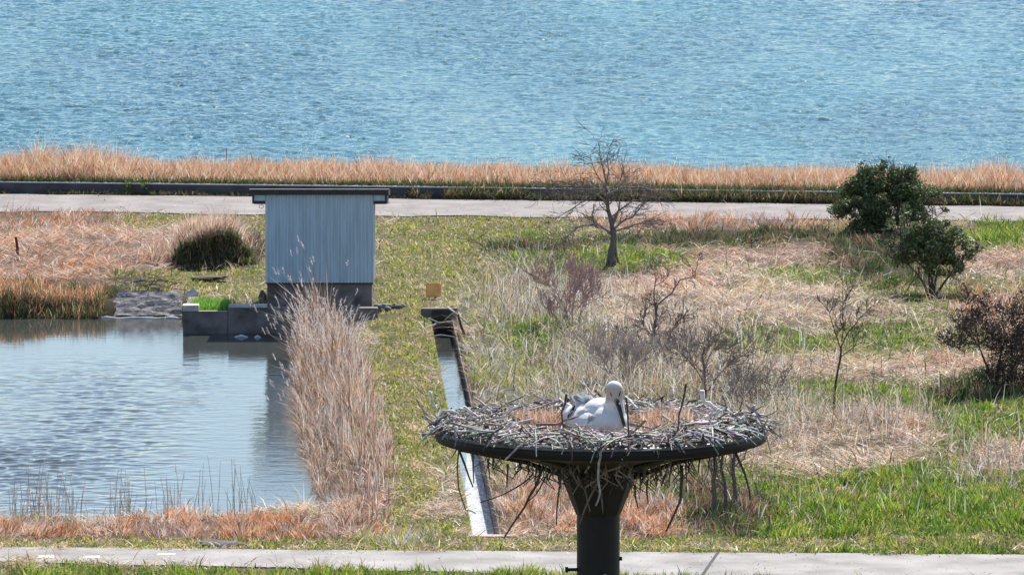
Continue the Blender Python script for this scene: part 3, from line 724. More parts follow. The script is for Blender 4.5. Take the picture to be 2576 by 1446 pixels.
# two scraps floating by the wall
for (a, b, w_, lb) in ((607,848,.17,'larger white scrap floating in the shade below the wall'),(648,849,.08,'smaller white scrap floating in the shade below the wall')):
    mb = MB(); p = at(a, b, POND_Z); mb.tube([p+Vector((-w_,0,.0)), p+Vector((0,.05,.03)), p+Vector((w_,0,.0))], [.02,.04,.015], 6)
    mb.cur = (1,1,1); tag(mb.build('floating_scrap', M_WHITE), lb, 'scrap')

# gravel ramp and its toe edge
M_GRAV = mat_simple('gravel', (.27,.245,.24), .95, nscale=14, namp=.5, bump=.9)
mb = MB(); A = at(262,797,POND_Z-.05); B = at(459,797,POND_Z-.05); Cc = at(459,738,.06); Dd = at(300,738,.06)
nxg, nyg = 40, 14; vs = []; 
for j in range(nyg+1):
    for i in range(nxg+1):
        u_, v_ = i/nxg, j/nyg; p = (A*(1-u_)+B*u_)*(1-v_) + (Dd*(1-u_)+Cc*u_)*v_
        vs.append((p.x, p.y-.25*(1-v_), p.z + .05 + .07*(float(vnoise(p.x*5, v_*9))-.5)))
mb.add(vs, [(j*(nxg+1)+i, j*(nxg+1)+i+1, (j+1)*(nxg+1)+i+1, (j+1)*(nxg+1)+i) for j in range(nyg) for i in range(nxg)])
tag(mb.build('gravel_ramp', M_GRAV), kind='structure')
mb = MB(); a = at(252,797,POND_Z); b = at(458,797,POND_Z)
mb.tube([a+(b-a)*t_+Vector((0,-.32,.0+.015*math.sin(t_*17))) for t_ in np.linspace(0,1,14)], [.035+.012*math.sin(t_*23) for t_ in np.linspace(0,1,14)], 6)
tag(mb.build('toe_kerb', M_WHITE), 'pale kerb along the waterline at the foot of the gravel ramp', 'kerb')

# ---------------------------------------------------------------- ditch
dt = empty('ditch_channel', (dxl(DY0)+WD/2, DY0, DITCH_Z), 'narrow concrete drainage ditch running beside the grass strip', 'ditch')
def slant(x0off, x1off, z0_, z1_, ya, yb):
    mb = MB(); n_ = 14; vs = []; fs = []
    for i in range(n_+1):
        yy = ya+(yb-ya)*i/n_; j = (float(vnoise(yy*.8, x0off*7))-.5)*.02
        vs += [(dxl(yy)+x0off+j, yy, z0_), (dxl(yy)+x1off+j, yy, z0_), (dxl(yy)+x1off+j, yy, z1_+j), (dxl(yy)+x0off+j, yy, z1_+j)]
        if i: 
            k = 4*(i-1); fs += [(k+a_, k+4+a_, k+4+(a_+1) % 4, k+(a_+1) % 4) for a_ in range(4)]
    fs += [(0,1,2,3), (4*n_+3,4*n_+2,4*n_+1,4*n_)]; mb.add(vs, fs); return mb
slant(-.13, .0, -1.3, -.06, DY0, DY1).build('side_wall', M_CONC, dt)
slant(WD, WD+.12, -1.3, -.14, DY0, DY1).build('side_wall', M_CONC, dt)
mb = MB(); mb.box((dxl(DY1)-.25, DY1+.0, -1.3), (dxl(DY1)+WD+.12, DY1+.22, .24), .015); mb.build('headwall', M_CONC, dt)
mb = MB(); mb.box((dxl(DY1)+.03, DY1-.03, -.95), (dxl(DY1)+WD-.04, DY1-.004, .20), .006); mb.build('sluice_gate', M_DARK, dt)
mb = MB(); mb.box((dxl(DY0)-.1, DY0-.35, -1.3), (dxl(DY0)+WD+.35, DY0-.002, .03), .02); mb.build('end_sill', mat_simple('pinkish_sill', (.46,.36,.31), .9, nscale=5, namp=.25), dt)
# board, stakes
p = at(1090, 752); M_YEL = mat_simple('faded_yellow_board', (.95,.47,.17), .7, nscale=4, namp=.2, bump=.1)
bd = empty('yellow_board', p, 'faded orange-yellow board standing behind the ditch head', 'board')
mb = MB(); mb.box((p.x-.20, p.y, .05), (p.x+.20, p.y+.05, .42), .02); mb.build('panel', M_YEL, bd)
mb = MB(); mb.box((p.x-.13, p.y+.055, -.1), (p.x-.08, p.y+.10, .40)); mb.build('stake', M_BARK, bd)
mb = MB(); mb.cur = (.25,.16,.1); mb.box((p.x+.03, p.y+.055, -.1), (p.x+.08, p.y+.10, .40)); mb.build('stake', M_BARK, bd)
def stick_thing(name, pts, rad, c, label, cat, group=None, n=6):
    mb = MB(); mb.cur = c; mb.tube(pts, rad, n); return tag(mb.build(name, M_BARK, None, True), label, cat, group)
def gpt(px, py, up=0.0): p = at(px, py); p.z = float(height(p.x, p.y))+up; return p
D1 = at(1170,850).y
stick_thing('leaning_stake', [atd(1152,790,D1), atd(1160,820,D1), atd(1174,856,D1)], [.03,.035,.03], (.10,.07,.06), 'dark weathered stake leaning over the right side of the ditch head', 'stake')
for q_, lb in (([(1078,800),(1105,812),(1150,806)], 'pale curved branch lying across the mouth of the ditch'), ([(1082,846),(1110,842),(1148,848)], 'lower thin branch lying level just above the ditch water'), ([(1118,806),(1135,790),(1160,778)], 'thin forked twig sticking up at the ditch head')):
    stick_thing('fallen_branch', [atd(a_, b_, D1-.25) for a_, b_ in q_], [.014,.016,.010], (.45,.40,.36), lb, 'branch')
stick_thing('fallen_branch', [atd(1125,772,D1+1), atd(1150,790,D1+.5), atd(1185,822,D1)], [.02,.022,.012], (.45,.4,.36), 'pale branch fallen across the ditch head', 'branch')
p = gpt(46, 672); stick_thing('post', [p+Vector((.0,0,-.3)), p+Vector((-.02,0,.3)), p+Vector((-.06,.0,.62))], [.045,.042,.04], (.16,.05,.03), 'rusty brown post leaning in the orange reeds at the left', 'post', n=8)
p = Vector((at(577,440).x, wall_front(at(577,440).x)+4.2, .1)); stick_thing('post', [p+Vector((0,0,-.4)), p+Vector((0,0,.5)), p+Vector((.0,0,.95))], [.018,.018,.016], (.22,.20,.24), 'small dark post rising from the shore reeds against the water', 'post', n=6)
stick_thing('fallen_branch', [gpt(2172,655,.28), gpt(2205,662,.3), gpt(2245,690,.1)], [.010,.010,.007], (.50,.44,.36), 'pale bent branch lying left of the evergreen tree', 'branch')
stick_thing('fallen_branch', [gpt(2295,822,.45), gpt(2315,850,.2), gpt(2335,872,.02)], [.007,.009,.009], (.5,.44,.38), 'pale straight branch lying left of the brown bush', 'branch')
stick_thing('fallen_branch', [gpt(2120,1068,.3), gpt(2190,1085,.3), gpt(2260,1115,.05)], [.009,.009,.007], (.55,.48,.42), 'pale long branch lying on the flattened straw right of the sapling', 'branch')

# ---------------------------------------------------------------- sea wall
mb = MB(); M_SW = mat_simple('sea_wall_concrete', (.085,.08,.09), .9, nscale=2.0, namp=.35, bump=.4)
sw = empty('sea_wall', (0, wall_front(0), 0), 'long low concrete sea wall between the path and the shore reeds', 'wall')
def strip(y0, y1, z0_, z1_, nm, m):
    mb = MB(); xs = [-400,-100,-50]+list(np.arange(-26,26.1,2.0))+[50,100,400]; vs = []; fs = []
    for i, xx in enumerate(xs):
        w_ = wall_front(xx); vs += [(xx,w_+y0,z0_),(xx,w_+y0,z1_),(xx,w_+y1,z1_),(xx,w_+y1,z0_)]
        if i:
            k = 4*(i-1); fs += [(k,k+4,k+5,k+1),(k+1,k+5,k+6,k+2),(k+2,k+6,k+7,k+3),(k+3,k+7,k+4,k)]
    mb.add(vs, fs); return mb.build(nm, m, sw)
strip(0, .22, -.3, .32, 'wall_face', M_SW)
strip(-.015, .235, .321, .350, 'sunlit_coping', M_WHITE)  # pale colour paints in the sunlit top of the wall

# ---------------------------------------------------------------- branching plants
def rnd_dir(d, spread):
    v = Vector((random.gauss(0,1), random.gauss(0,1), random.gauss(0,1))); v = v - d*v.dot(d)
    return (d + v.normalized()*spread).normalized() if v.length > 0 else d
def grow(mb, p, d, L, r, lev, up=0.0, flat=0.0, kids=4, wob=.25, tips=None, rmin=.005):
    n_ = 4 if lev > 0 else 3; pts = [p.copy()]; rads = [r]; q_ = p.copy(); dd = d.copy()
    for i in range(n_):
        dd = (dd + Vector((random.gauss(0,wob), random.gauss(0,wob), random.gauss(0,wob)+up))).normalized()
        if flat: dd.z *= (1-flat); dd.normalize()
        q_ = q_ + dd*(L/n_); pts.append(q_.copy()); rads.append(max(rmin, r*(1-.7*(i+1)/n_)))
    mb.tube(pts, rads, 5 if r > .015 else 3, cap=False)
    if tips is not None: tips.append((q_.copy(), dd.copy()))
    if lev > 0:
        for k in range(kids):
            t_ = random.uniform(.25, 1.0); i = min(n_-1, int(t_*n_)); f = t_*n_-i
            b_ = pts[i].lerp(pts[i+1], f)
            grow(mb, b_, rnd_dir(dd, random.uniform(.6, 1.3)), L*random.uniform(.45,.75), max(rmin, r*.5*(1-.3*t_)), lev-1, up, flat, kids, wob, tips, rmin)
def px_tree(name, base, limbs, label, cat, colr, twig=(.5, 1, 5), up=.05, flat=0, group=None, ztrunk=0.0, spread=.5, rmin=.006):
    b = gpt(*base); root = empty(name, b, label, cat, group)
    tr = MB(); tr.cur = colr; cr = MB(); cr.cur = tuple(min(1, c*1.35) for c in colr)
    for pts, r0, r1, isT, nt in limbs:
        dslope = random.uniform(-spread, spread); q_ = []
        for i, (a_, b_) in enumerate(pts):
            v = atd(a_, b_, b.y); 
            dist = abs(v.x-b.x); v.y += dslope*dist; q_.append(v)
        m = len(q_); sub = []
        for i in range(m-1):
            for s_ in (0, .5): sub.append(q_[i].lerp(q_[i+1], s_) + Vector((random.gauss(0,.012), random.gauss(0,.03), random.gauss(0,.012)))*(1 if (i or s_) else 0))
        sub.append(q_[-1]); k = len(sub); rad = [r0+(r1-r0)*i/(k-1) for i in range(k)]
        if isT:
            tr = MB(); tr.cur = colr; tr.tube(sub, rad, 7); tr.build('trunk', M_BARK, root, True)
        else: cr.tube(sub, rad, 5)
        L, lev, kids = twig
        for j in range(int(nt*1.15)):
            t_ = random.uniform(.2, 1)*(k-1); i = min(k-2, int(t_)); b_ = sub[i].lerp(sub[i+1], t_-i)
            d_ = (sub[i+1]-sub[i]).normalized()
            grow(cr, b_, rnd_dir(d_, random.uniform(.5,1.2)), L*random.uniform(.5,1.2), max(rmin, rad[i]*.45), lev, up, flat, kids, .22, None, rmin)
    cr.build('branches', M_BARK, root)
    return root
# the bare tree
px_tree('bare_tree', (1541,668), [
  ([(1543,672),(1540,640),(1544,600),(1541,576)], .10, .075, True, 0),
  ([(1528,668),(1535,630),(1541,592),(1543,575)], .05, .04, True, 0),
  ([(1556,664),(1548,630),(1545,600)], .04, .03, True, 0),
  ([(1541,578),(1534,545),(1528,510),(1524,468)], .07, .04, True, 8),
  ([(1540,590),(1518,572),(1496,564),(1490,540),(1494,512)], .045, .018, False, 12),
  ([(1496,564),(1462,568),(1432,588),(1418,606),(1424,632)], .025, .010, False, 12),
  ([(1543,578),(1560,560),(1590,548),(1625,505)], .04, .015, False, 14),
  ([(1545,582),(1580,572),(1612,560),(1640,562)], .035, .012, False, 14),
  ([(1541,560),(1555,530),(1590,505),(1622,498)], .035, .012, False, 12),
  ([(1528,510),(1500,488),(1460,480),(1410,492)], .03, .010, False, 26),
  ([(1526,495),(1490,470),(1430,474),(1375,482)], .028, .009, False, 26),
  ([(1526,488),(1570,470),(1620,468),(1655,478)], .028, .009, False, 22),
  ([(1524,480),(1480,500),(1440,520),(1400,545)], .02, .008, False, 12),
  ([(1524,468),(1518,430),(1510,395),(1506,358)], .03, .008, False, 10),
  ([(1524,468),(1530,430),(1528,400),(1534,372)], .025, .008, False, 8),
  ([(1524,470),(1500,440),(1488,410),(1480,395)], .022, .008, False, 9),
  ([(1530,475),(1560,455),(1568,430),(1564,395)], .022, .008, False, 8),
  ([(1540,570),(1556,520),(1558,500)], .03, .02, False, 4),
 ], 'bare winter tree with flat spreading twigs and upright shoots in the field', 'tree', (.17,.145,.135), (.6, 1, 4), .03, .2, rmin=.006)
px_tree('bare_shrub', (1640,880), [
  ([(1640,885),(1645,850),(1650,800),(1648,760)], .045, .03, True, 6),
  ([(1650,800),(1655,765),(1690,735),(1712,705),(1748,700),(1756,665)], .028, .009, False, 5),
  ([(1648,770),(1645,730),(1650,700),(1645,680)], .022, .008, False, 6),
  ([(1645,850),(1620,820),(1610,790)], .022, .008, False, 8),
  ([(1650,840),(1690,835),(1715,800)], .022, .008, False, 9),
  ([(1640,870),(1690,862),(1740,845)], .02, .008, False, 9),
  ([(1640,870),(1600,860),(1560,850)], .02, .008, False, 8),
 ], 'dark bare shrub with one long crooked branch in mid field', 'shrub', (.14,.105,.10), (.42, 2, 3), .05, 0, rmin=.007)
px_tree('bare_shrub', (1775,1010), [
  ([(1775,1010),(1772,960),(1768,900),(1772,870)], .04, .02, True, 12),
  ([(1775,990),(1810,940),(1850,900),(1885,880)], .022, .008, False, 14),
  ([(1790,980),(1850,965),(1890,950),(1925,915)], .020, .008, False, 12),
  ([(1775,980),(1830,985),(1880,1000),(1850,1030)], .02, .008, False, 8),
  ([(1770,960),(1730,900),(1700,880)], .02, .008, False, 10),
  ([(1772,930),(1790,880),(1830,850)], .02, .008, False, 10),
 ], 'wide bare brown shrub rising just behind the nest', 'shrub', (.20,.16,.145), (.5, 2, 3), .08, 0, rmin=.007)
px_tree('bare_shrub', (1440,850), [
  ([(1440,850),(1425,790),(1400,740),(1370,710)], .02, .008, False, 14),
  ([(1440,850),(1440,790),(1445,730),(1455,700)], .02, .008, False, 14),
  ([(1440,850),(1460,790),(1480,740),(1490,715)], .02, .008, False, 14),
  ([(1440,850),(1400,800),(1375,770)], .015, .008, True, 10),
 ], 'pinkish-grey twiggy shrub between the ditch and the dark shrub', 'shrub', (.36,.25,.24), (.55, 2, 3), .25, 0, rmin=.010)
px_tree('bare_shrub', (1560,960), [
  ([(1560,975),(1530,920),(1500,880)], .02, .008, True, 16),
  ([(1560,975),(1570,920),(1580,880)], .02, .008, False, 16),
  ([(1560,975),(1600,920),(1640,900)], .02, .008, False, 16),
 ], 'pale grey twiggy shrub directly behind the stork', 'shrub', (.36,.31,.29), (.55, 2, 3), .2, 0, rmin=.010)
sap = px_tree('sapling', (2094,1072), [
  ([(2094,1076),(2098,1010),(2108,930),(2116,870)], .034, .022, True, 0),
  ([(2116,870),(2135,830),(2165,795),(2185,770)], .02, .008, False, 14),
  ([(2116,880),(2100,840),(2090,800),(2080,770)], .015, .007, False, 12),
  ([(2118,860),(2122,810),(2120,770),(2130,740)], .015, .007, False, 12),
  ([(2112,900),(2150,870),(2170,860)], .012, .007, False, 6),
 ], 'slender sapling with a dark thin trunk and fine open twigs', 'sapling', (.08,.065,.055), (.4, 1, 4), .12, 0, rmin=.006)
px_tree('bare_shrub', (1905,1045), [
  ([(1905,1045),(1890,1010),(1880,970)], .022, .010, True, 10),
  ([(1905,1045),(1930,1000),(1960,965)], .018, .008, False, 14),
  ([(1900,1040),(1860,1010),(1830,960)], .018, .008, False, 14),
 ], 'tangled grey shrub right of the wide brown shrub and behind the nest rim', 'shrub', (.26,.22,.20), (.5, 2, 3), .1, 0, rmin=.008)
n = 15000; xs = rng.uniform(-3, 26, n); m = fbm(xs*.7, xs*0, 163) > .36; xs = xs[m]; n = len(xs)
blade_obj('verge_weeds', [blades(xs, wall_front(xs)+rng.uniform(-.3, .0, n), np.zeros(n), rng.uniform(.2, .62, n)*(.35+1.2*fbm(xs*1.2, xs*0, 164)), np.abs(rng.normal(.8, .5, n)), rng.random(n)*6.28, .022*rng.uniform(.6, 1.4, n), np.where((rng.random(n) < .6)[:, None], pick(DGREEN, n), pick(BROWN+STRAW[:1], n)))], 'dark weeds hiding the sea wall face along the right half of the path', 'weeds')
px_tree('bare_shrub', (1690,930), [
  ([(1690,930),(1670,890),(1655,860)], .022, .010, True, 10),
  ([(1690,930),(1720,890),(1745,870)], .018, .008, False, 12),
 ], 'low grey twiggy shrub between the crooked shrub and the wide brown shrub', 'shrub', (.22,.18,.17), (.5, 2, 3), .1, 0, rmin=.008)
# twiggy weeds below the nest on the right and trunks
px_tree('bare_shrub', (1840,1290), [
  ([(1800,1300),(1795,1240),(1800,1170),(1790,1120)], .06, .04, True, 6),
  ([(1845,1300),(1850,1240),(1845,1180),(1850,1120)], .05, .035, True, 6),
  ([(1830,1290),(1825,1230),(1815,1180),(1820,1130)], .04, .03, True, 8),
 ], 'dark multi-stemmed bare shrub standing beneath the right rim of the nest', 'shrub', (.15,.12,.11), (.5, 1, 4), .1, 0, rmin=.008)

def leaf_cloud(lobes, n, size, pal, shell=.35, hole=.5):
    """small leaf quads spread through lobes (centre, radii)"""
    V = []; C = []; tot = sum(l[1][0]*l[1][1]*l[1][2] for l in lobes)
    for (c, r_, seed) in lobes:
        k = int(n*r_[0]*r_[1]*r_[2]/tot)
        u_ = rng.normal(size=(k, 3)); u_ /= np.linalg.norm(u_, axis=1)[:, None]
        rad = np.where(rng.random(k) < .65, rng.uniform(.75, 1.08, k), rng.uniform(.2, .8, k))
        bumpy = .78+.5*fbm(u_[:,0]*2.2+seed, u_[:,2]*2.2+u_[:,1]*1.4, int(seed), 3)
        P = np.array(c)+u_*np.array(r_)*(rad*bumpy)[:, None]
        keep = fbm(P[:,0]*3.0, P[:,2]*3.0+P[:,1]*1.2, 5, 2) > hole*.85
        P = P[keep]; k = len(P)
        # tufts
        nrm = rng.normal(size=(k,3)); nrm /= np.linalg.norm(nrm, axis=1)[:,None]
        t_ = rng.normal(size=(k,3)); t_ -= nrm*(t_*nrm).sum(1)[:,None]; t_ /= np.linalg.norm(t_, axis=1)[:,None]
        b_ = np.cross(nrm, t_); s_ = size*rng.uniform(.6,1.3,k)[:,None]
        q_ = np.stack([P-t_*s_, P-b_*s_*.45+nrm*s_*.1, P+t_*s_, P+b_*s_*.45+nrm*s_*.1], 1)
        V.append(q_.reshape(-1,3)); C.append(np.repeat(pick(pal, k), 4, 0))
    V = np.concatenate(V); C = np.concatenate(C); n_ = len(V)//4
    return V, C, n_
def leaf_obj(name, lobes, n, size, pal, parent, hole=.5):
    V, C, k = leaf_cloud(lobes, n, size, pal, hole=hole)
    me = np_mesh(name, V, np.arange(4*k), np.arange(k)*4, None, C)
    return link_mesh(name, me, M_LEAF, parent)
LG = [(.09,.13,.045),(.13,.17,.06),(.06,.085,.035),(.19,.23,.09),(.25,.28,.17),(.08,.12,.045)]
def evergreen(base, stems, lobes, n, label, size=.045, pal=LG, hole=.53, colr=(.13,.10,.08), name='evergreen_tree', cat='tree', yb=None):
    b = gpt(*base); root = empty(name, b, label, cat)
    br = MB(); br.cur = colr; L = []
    sc = F_PX/b.y
    for (cx_, cy_, rx, rz, dy) in lobes:
        c = atd(cx_, cy_, b.y+dy); K_ = max(3, int(rx/9))
        L.append((c, (rx/sc*.85, (rx+rz)/2/sc*.85, rz/sc*.85), random.uniform(1,40)))
        for k in range(K_):
            d_ = Vector((random.gauss(0,1), random.gauss(0,1), random.gauss(0,1))).normalized(); f_ = random.uniform(.65,1.22)
            q_ = random.uniform(.18,.40)
            L.append((c+Vector((d_.x*rx*f_, d_.y*(rx+rz)/2*f_, d_.z*rz*f_))/sc, (rx*q_/sc, rx*q_/sc, max(rz, rx*.5)*q_*random.uniform(.7,1.3)/sc), random.uniform(1,40)))
    for pts in stems:
        q_ = [atd(a_, c_, b.y+random.uniform(-.15,.15)*(i > 0)) for i, (a_, c_) in enumerate(pts)]
        tr = MB(); tr.cur = colr; tr.tube(q_, [.045-.022*i/(len(q_)-1) for i in range(len(q_))], 6); tr.build('stem', M_BARK, root, True)
        grow(br, q_[-1], (q_[-1]-q_[-2]).normalized(), .7, .022, 2, .05, 0, 4, .2, None, .006)
    for (c, r_, s_) in L:
        for k in range(3 if n > 5000 else 0): grow(br, c-Vector((0,0,r_[2]*.4)), rnd_dir(Vector((0,0,1)), 1.0), r_[0]*.95, .016, 1, .02, 0, 5, .2, None, .006)
    br.build('branches', M_BARK, root); leaf_obj('crown', L, n, size, pal, root, hole)
    return root
evergreen((2345,745), [[(2338,748),(2325,715),(2308,690)],[(2342,750),(2338,712),(2335,685)],[(2348,750),(2352,712),(2356,690)],[(2352,746),(2372,715),(2395,685)],[(2345,748),(2345,700),(2320,670)]],
  [(2345,650,85,52,0),(2390,620,60,50,.2),(2285,630,70,48,-.1),(2280,572,72,48,.3),(2240,600,40,30,.3),(2340,590,68,42,.3),(2285,600,42,30,.2),(2420,650,35,28,0)], 26000,
  'front evergreen tree with a fan of short stems and dark leathery leaves')
evergreen((2235,588), [[(2235,592),(2230,560),(2215,530)],[(2238,592),(2245,560),(2262,530)]],
  [(2240,515,110,55,0),(2160,535,55,36,0),(2180,470,60,42,.1),(2310,500,75,50,.2),(2235,445,75,38,.2),(2345,545,45,30,.1),(2172,428,20,24,.2),(2232,418,20,20,.2),(2285,440,35,26,.2),(2180,565,60,20,-.1)], 36000,
  'rear evergreen tree with a wide ragged dark crown covering the path')
BR = [(.10,.06,.055),(.07,.045,.045),(.05,.06,.03),(.14,.09,.07),(.20,.13,.11)]
evergreen((2500,985), [[(2500,985),(2490,940),(2470,890)],[(2505,985),(2510,930),(2520,880)],[(2515,985),(2545,930),(2570,890)]],
  [(2500,830,100,68,0),(2420,850,50,40,0),(2560,890,90,80,0),(2480,760,50,40,.2),(2600,780,80,70,.2),(2540,950,70,45,-.1),(2430,800,45,30,.1),(2680,900,90,90,.1)], 22000,
  'dark brown-purple leafy bush at the right edge of the field', .035, BR, .42, (.12,.08,.07), 'brown_bush', 'bush')
evergreen((2455,975), [[(2455,975),(2460,955),(2465,945)]], [(2475,945,45,28,0)], 1500, 'small dark green weed bush at the foot of the brown bush', .03, DGREEN, .3, name='weed_bush', cat='bush')
evergreen((335,490), [[(335,490),(332,480),(328,472)]], [(310,472,28,14,0),(350,468,32,16,0)], 1300, 'green weed bush hanging over the sea wall at the left', .03, GREEN+DGREEN, .5, name='weed_bush', cat='bush')
evergreen((1225,638), [[(1225,640),(1225,634),(1226,630)]], [(1228,632,28,12,0),(1330,628,60,10,.3)], 1500, 'low dark green weed bush left of the bare tree', .03, DGREEN, .4, name='weed_bush', cat='bush')
evergreen((1330,488), [[(1330,490),(1335,482),(1340,476)]], [(1300,478,40,11,0),(1400,484,50,12,0),(1480,484,40,12,0)], 1800, 'brownish weed bush along the wall foot behind the bare tree', .025, BROWN+DGREEN, .5, name='weed_bush', cat='bush')
evergreen((2080,740), [[(2280,745),(2282,735),(2284,725)]], [(2250,700,40,16,0),(2210,720,30,12,0)], 1200, 'low olive weed bush left of the front evergreen stems', .028, DGREEN+GREEN, .5, name='weed_bush', cat='bush')
evergreen((2440,760), [[(2440,765),(2436,740),(2430,720)]], [(2425,725,22,28,0),(2450,755,26,20,0)], 900, 'straw-brown dead weed bush between the evergreen and the brown bush', .035, STRAW+BROWN, .45, name='weed_bush', cat='bush')

# twigs cluttering the mound and the ramp top
mb = MB()
for i in range(90):
    p = gpt(random.uniform(285,440), random.uniform(705,742), .02); mb.cur = random.choice([(.2,.14,.12),(.12,.09,.08),(.5,.42,.38)])
    d_ = Vector((random.gauss(0,1), random.gauss(0,.5), random.uniform(-.1,.5))).normalized(); mb.tube([p, p+d_*.2, p+d_*random.uniform(.3,.6)+Vector((0,0,-.05))], [.012,.011,.006], 4)
for i in range(40):
    p = at(random.uniform(300,455), 770, -.1); p.z = -.1+random.uniform(-.2,.2); mb.cur = (.5,.44,.42)
    d_ = Vector((random.gauss(0,1), random.gauss(0,.3), random.uniform(-.3,.3))).normalized(); mb.tube([p, p+d_*.2, p+d_*random.uniform(.3,.5)], [.009,.008,.005], 4)
tag(mb.build('twig_litter', M_BARK), 'litter of dark and pale twigs washed up above the gravel ramp', 'twigs', None, 'stuff')
mb = MB()
for i in range(70):
    p = gpt(random.gauss(640,18), random.uniform(610,662), 0); mb.cur = random.choice([(.3,.2,.2),(.2,.14,.13),(.45,.36,.32)])
    d_ = Vector((random.gauss(-.2,.7), random.gauss(0,.5), random.uniform(.3,1))).normalized(); mb.tube([p, p+d_*.25, p+d_*random.uniform(.35,.6)+Vector((random.gauss(0,.05),0,-.02))], [.010,.009,.006], 4)
tag(mb.build('bramble_patch', M_BARK), 'purple-brown bramble patch between the mound and the shed', 'bramble', None, 'stuff')
for (a, b, w_, c_, lb) in ((528,703,.34,(.09,.06,.045),'dark brown heap of dug soil in the grass above the retaining wall'),(555,1371,.36,(.10,.09,.09),'dark flat soil heap on the verge at the edge of the near road')):
    rock(a, b, w_, c_, lb, (1.3,.9,.18), name='soil_heap', seed=int(a), cat='soil heap')

# ---------------------------------------------------------------- nest tower
ND = 45.5; NC = atd(1512, 1084, ND); SN = F_PX/ND*.99
gz = float(height(NC.x, NC.y))
tower = empty('nest_tower', (NC.x, NC.y, gz), 'dark round nesting platform on a thick black pole', 'nest platform')
M_STEEL = mat_simple('dark_steel', (.009,.009,.012), .55, .0, nscale=9, namp=.35, bump=.15, spec=.35)
Rr = 415/SN
pc = Vector((atd(1505,1400,ND).x, NC.y, NC.z)); rp_ = 54/SN
mb = MB(); mb.lathe([(rp_, gz-.3-NC.z), (rp_, -.45), (rp_, -.38)], pc, 40); mb.build('pole', M_STEEL, tower, True)
zz1 = atd(1505,1290,ND).z-NC.z; zz2 = atd(1505,1195,ND).z-NC.z; rb_ = 90/SN
mb = MB(); mb.lathe([(rp_*1.0, zz1-.01), (rp_*1.06, zz1), (rb_*.97, zz2-.045), (rb_, zz2), (rb_*.95, zz2+.04), (0.02, zz2+.05)], pc, 10); mb.build('bracket', M_STEEL, tower)
cc = NC.copy()
mb = MB(); mb.lathe([(.05, zz2+.03), (rb_*1.02, zz2+.03), (Rr*.50, -.142), (Rr*.78, -.085), (Rr*.97, -.054), (Rr, -.046), (Rr*1.005, .012), (Rr*.985, .016), (Rr*.975, -.005), (Rr*.7, -.06), (Rr*.3, -.10), (.02,-.11)], cc, 72)
mb.build('dish', M_STEEL, tower, True)
mb = MB(); mb.tube([cc+Vector((Rr*1.0*math.cos(a), Rr*1.0*math.sin(a), .014)) for a in np.linspace(0, 2*math.pi, 73)], .011, 6); mb.build('lit_rim_tube', mat_simple('lit_rim_metal', (.17,.16,.165), .45, .3, nscale=20, namp=.3), tower, True)  # paler than the dish, paints in the lit line along its edge
for k in range(8):
    a = 2*math.pi*(k+.5)/8; d_ = Vector((math.cos(a), math.sin(a), 0))
    mb = MB(); mb.tube([cc+d_*rb_*.9+Vector((0,0,zz2-.01)), cc+d_*Rr*.5+Vector((0,0,-.155)), cc+d_*Rr*.93+Vector((0,0,-.06))], .014, 5); mb.build('rib', M_STEEL, tower)
pz = atd(1505,1430,ND).z
mb = MB(); mb.tube([(pc.x-rp_*.8, pc.y-.02, pz), (pc.x-rp_-.055, pc.y-.03, pz)], .010, 8); mb.tube([(pc.x-rp_-.05, pc.y-.03, pz), (pc.x-rp_-.068, pc.y-.03, pz)], .017, 8); mb.build('step_bolt', M_STEEL, tower)
mb = MB(); mb.tube([(pc.x+.03, pc.y-rp_*.8, pz-.02), (pc.x+.035, pc.y-rp_-.05, pz-.02)], .010, 8); mb.tube([(pc.x+.035, pc.y-rp_-.04, pz-.02), (pc.x+.036, pc.y-rp_-.056, pz-.02)], .018, 8); mb.build('step_bolt', mat_simple('bolt_metal', (.2,.17,.16), .5, .2), tower)
mb = MB(); mb.tube([(pc.x+rp_*.8, pc.y, pz+.06), (pc.x+rp_+.014, pc.y, pz+.06)], .012, 8); mb.build('step_bolt', M_STEEL, tower)

# ---------------------------------------------------------------- nest
nest = empty('stork_nest', NC, 'wide shaggy nest of grey sticks and straw filling the round platform', 'nest')
SC = [(.36,.32,.29),(.50,.46,.43),(.22,.18,.155),(.13,.10,.085),(.60,.57,.54),(.27,.215,.18),(.08,.06,.052)]
def topz(r): return float(np.interp(r, [0,.30,.45,.70,.88,1.0], [-.07,-.035,.02,.065,.045,.022]))
def rand_stick(rmin, rmax, L, rad):
    a = random.uniform(0, 2*math.pi); r_ = Rr*math.sqrt(random.uniform(rmin**2, rmax**2)); 
    p = NC+Vector((r_*math.cos(a), r_*math.sin(a), 0)); tang = a+math.pi/2+random.gauss(0,1.1)
    d_ = Vector((math.cos(tang), math.sin(tang), random.gauss(0,.24))).normalized(); l = random.uniform(*L)
    zt2 = topz(r_/Rr) - random.uniform(-.012,.05)
    bend = Vector((random.gauss(0,.05), random.gauss(0,.05), random.gauss(0,.03)))*l*1.6
    pts = [p-d_*l/2, p-d_*l*.15+bend*.6, p+d_*l*.2+bend*.5, p+d_*l/2]
    for q_ in pts: q_.z += zt2
    for i, q_ in enumerate(pts):
        h_ = Vector((q_.x-NC.x, q_.y-NC.y)); 
        if h_.length > Rr*.985: s_ = Rr*.985/h_.length*random.uniform(.97,1.02); q_.x = NC.x+h_.x*s_; q_.y = NC.y+h_.y*s_
    r0 = random.uniform(*rad); return pts, [r0, r0*.95, r0*.85, r0*.55]
mb = MB()
for i in range(4200):
    mb.cur = tuple(c*random.uniform(.75,1.2) for c in random.choice(SC)); pts, rd = rand_stick(.30, .97, (.06,.30), (.0028,.0075)); mb.tube(pts, rd, 5)
